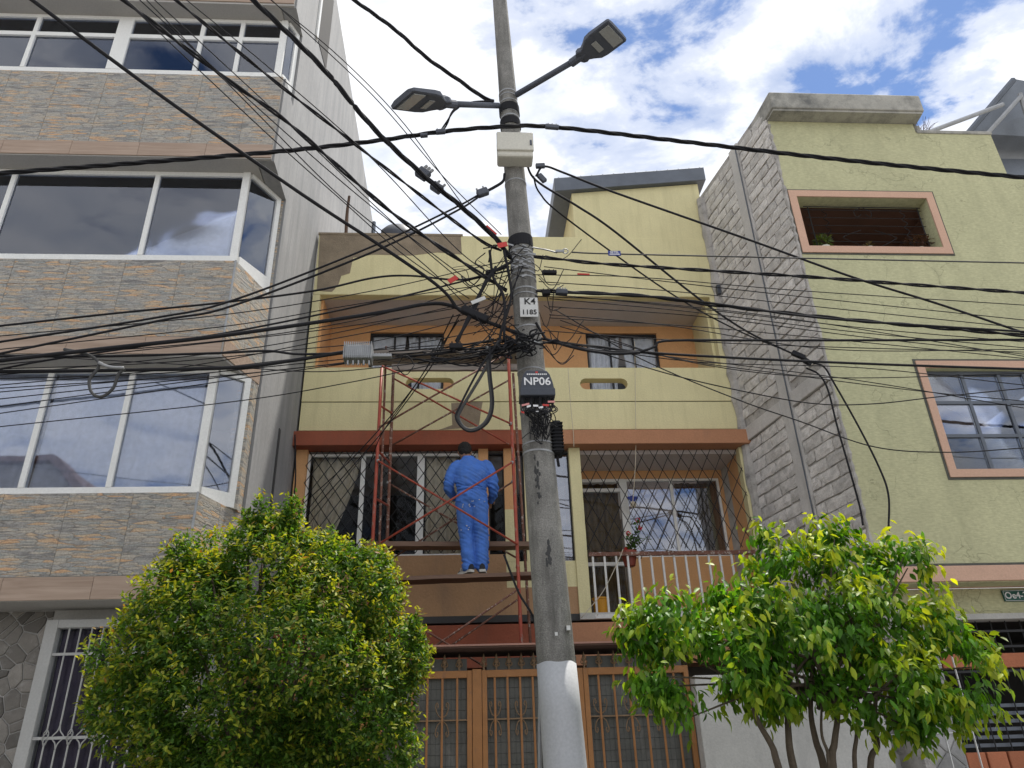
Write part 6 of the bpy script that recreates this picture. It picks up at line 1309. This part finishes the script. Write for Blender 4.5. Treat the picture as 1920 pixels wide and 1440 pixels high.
# ================================================================== SMALL THINGS
# hanging geranium pot
pc_ = P(1180, 1046, 10.1); gp = thing('flower_pot', 'terracotta pot of red geraniums hung on the balcony railing', 'pot', pc_-Vector((0, 0, .1)))
pz0 = pc_.z-.12
MB().lathe([(.05, 0), (.072, .01), (.085, .07), (.102, .15), (.108, .155), (.112, .205), (.100, .205), (.095, .19), (.001, .185)], (pc_.x, 10.1, pz0), 18).build('pot', MT['terracotta'], gp, smooth=False)
MB().tube(smooth_pts([(pc_.x+.10, 10.1, pz0+.12), (pc_.x+.15, 10.05, pz0+.10), (pc_.x+.16, 10.0, pz0+.2)], 4), .006, 5).build('hanger', MT['blackm'], gp)
sm = MB(); fl = MB(); tips = [P(1196, 975, 10.1), P(1200, 990, 10.1), P(1178, 1000, 10.1), P(1174, 1030, 10.1), P(1215, 1005, 10.1), P(1192, 1010, 10.1)]
for t_ in tips: sm.tube(smooth_pts([(pc_.x, 10.1, pz0+.18), Vector((pc_.x, 10.1, pz0+.2)).lerp(t_, .5)+Vector((.02, 0, 0)), t_], 5), .004, 4)
sm.build('stems', MT['stem'], gp)
for t_ in tips[:4]:
    for k in range(26): d = Vector((rn.gauss(0, 1), rn.gauss(0, 1), rn.gauss(0, 1))).normalized(); c = t_+d*.028; q = d.orthogonal().normalized(); w_ = d.cross(q); fl.add([c-q*.012, c+w_*.012+d*.008, c+q*.012, c-w_*.012+d*.008], [(0, 1, 2, 3)])
fl.build('petals', MT['petal'], gp)
g = np.random.default_rng(5); m = 170; ts = np.array([tuple(rn.choice(tips)) for _ in range(m)]); b0_ = np.array([pc_.x, 10.1, pz0+.2]); cen = b0_+(ts-b0_)*g.random((m, 1))*0.95+g.normal(size=(m, 3))*.03
leaves('foliage', gp, cen, g.normal(size=(m, 3)), g.normal(size=(m, 3))*.5+np.array([0, -.4, 1]), .03+.02*g.random(m), .03+.02*g.random(m), np.tile(np.array([[.05, .11, .025]]), (m, 1)), MT['leaf'])
# yellow bucket
bc = P(1129, 1160, 10.2); bk = thing('bucket', 'yellow plastic bucket on the balcony floor', 'bucket', (bc.x, 10.2, 3.42))
MB().lathe([(.085, 0), (.09, .005), (.108, .20), (.116, .205), (.116, .225), (.106, .225), (.10, .20), (.08, .02), (.001, .02)], (bc.x, 10.2, 3.422), 20).build('tub', MT['bucket'], bk)
MB().tube([(bc.x+.116*math.cos(t*.2), 10.2-.03-.03*math.sin(t*.2), 3.62-.06*math.sin(t*.2)) for t in range(16)], .004, 4).build('handle', MT['steel'], bk)
# kitchen toy hanging behind the balcony glass
oc = P(1186, 935, 10.6); orn = thing('hanging_ornament', 'blue and white ornament hanging by the balcony door', 'ornament', oc)
MB().ell(oc, (.05, .012, .045), 12, 8).ell(oc+Vector((-.05, 0, .01)), (.03, .01, .025), 10, 6).ell(oc+Vector((.05, 0, .01)), (.03, .01, .025), 10, 6).build('shell', MT['bluetag'], orn)
MB().ell(oc-Vector((0, 0, .09)), (.045, .02, .05), 12, 8).build('bell', MT['beige'], orn)
# satellite dish on the roof
dc = P(745, 430, 11.2); dsh = thing('satellite_dish', 'dark satellite dish peeking over the parapet of the yellow house', 'dish', (dc.x, 11.2, 9.3))
q = Matrix.Rotation(R(62), 3, 'X')
MB().lathe([(.02, .06), (.12, .05), (.22, .02), (.29, -.03), (.295, -.025), (.22, .035), (.12, .065), (.02, .075)], (dc.x, 11.2, dc.z-.02), 24, q).build('reflector', MT['dish'], dsh, smooth=True)
MB().tube([(dc.x, 11.25, 8.42), (dc.x, 11.25, dc.z)], .02, 6).build('mast', MT['dish'], dsh)
# weathered stake and rod at the left end of the roof
a, b_ = P(650, 436, 10.3), P(655, 368, 10.3); MB().tube(smooth_pts([a-Vector((0, 0, .3)), a.lerp(b_, .5)+Vector((-.015, 0, 0)), b_], 4), [.03, .03, .028, .03, .027, .026, .025, .024, .022], 7).build('roof_stake', MT['dry'], label='weathered dark stake standing at the left end of the yellow house roof', cat='stake')
# dry weed and pot on top of the green house
wc = P(1722, 235, 8.15); wd_ = thing('dry_weed', 'dry leafless weed growing on top of the pale green house', 'plant', (wc.x, 8.15, 9.86))
b = MB()
for k in range(26):
    p = Vector((wc.x+rn.uniform(-.05, .05), 8.15, 9.86)); d = Vector((rn.uniform(-.5, .6), rn.uniform(-.3, .3), 1)).normalized(); pts = [p]
    for _ in range(5): d = (d+Vector((rn.uniform(-.4, .45), rn.uniform(-.3, .3), rn.uniform(-.3, .2)))).normalized(); pts.append(pts[-1]+d*.07)
    b.tube(pts, [.006, .005, .004, .004, .003, .002], 4)
b.build('twigs', MT['dry'], wd_)
MB().lathe([(.07, 0), (.09, .02), (.10, .12), (.09, .13), (.001, .12)], (P(1712, 240, 8.1).x, 8.12, 9.86), 12).build('stone_pot', MT['mouldy'], label='small grey pot at the end of the cornice on the pale green house', cat='pot')
# plants in the upper opening
def bush(u, v, Y, r_, col, label, mat='leaf', n_=160, pot=True):
    c = P(u, v, Y); t = thing('potted_plant', label, 'plant', (c.x, Y, 7.727))
    MB().lathe([(.05, 0), (.07, .01), (.085, .10), (.075, .10), (.001, .09)], (c.x, Y, 7.727), 12).build('pot', MT['ivory'], t)
    g = np.random.default_rng(int(u)); d = g.normal(size=(n_, 3)); d /= np.linalg.norm(d, axis=1, keepdims=True); cen = np.array([c.x, Y, 7.727+.10+r_[1]*.8])+d*np.array([r_[0], r_[0]*.6, r_[1]])*(0.4+.6*g.random((n_, 1)))
    leaves('foliage', t, cen, d+g.normal(size=(n_, 3))*.4, g.normal(size=(n_, 3))*.5+np.array([0, 0, 1.]), .04+.03*g.random(n_), .02+.012*g.random(n_), np.tile(np.array([col]), (n_, 1)), MT[mat])
bush(1540, 445, 8.16, (.11, .12), (.09, .12, .04), 'green potted plant at the left of the grilled opening')
bush(1715, 445, 8.18, (.22, .11), (.07, .035, .028), 'dry brown potted plant at the right of the grilled opening', n_=220)
bush(1625, 460, 8.18, (.06, .06), (.13, .10, .05), 'small withered potted plant in the middle of the grilled opening', n_=60)
# little black box on the seam by the soffit
bx = P(1347, 545, 9.9); MB().box(bx.x-.03, bx.x+.03, 9.86, 9.99, bx.z-.08, bx.z+.09).build('meter_box', MT['npbox'], bevel=.006, label='small dark box where the yellow parapet meets the block wall', cat='box')
# vine tuft on roof
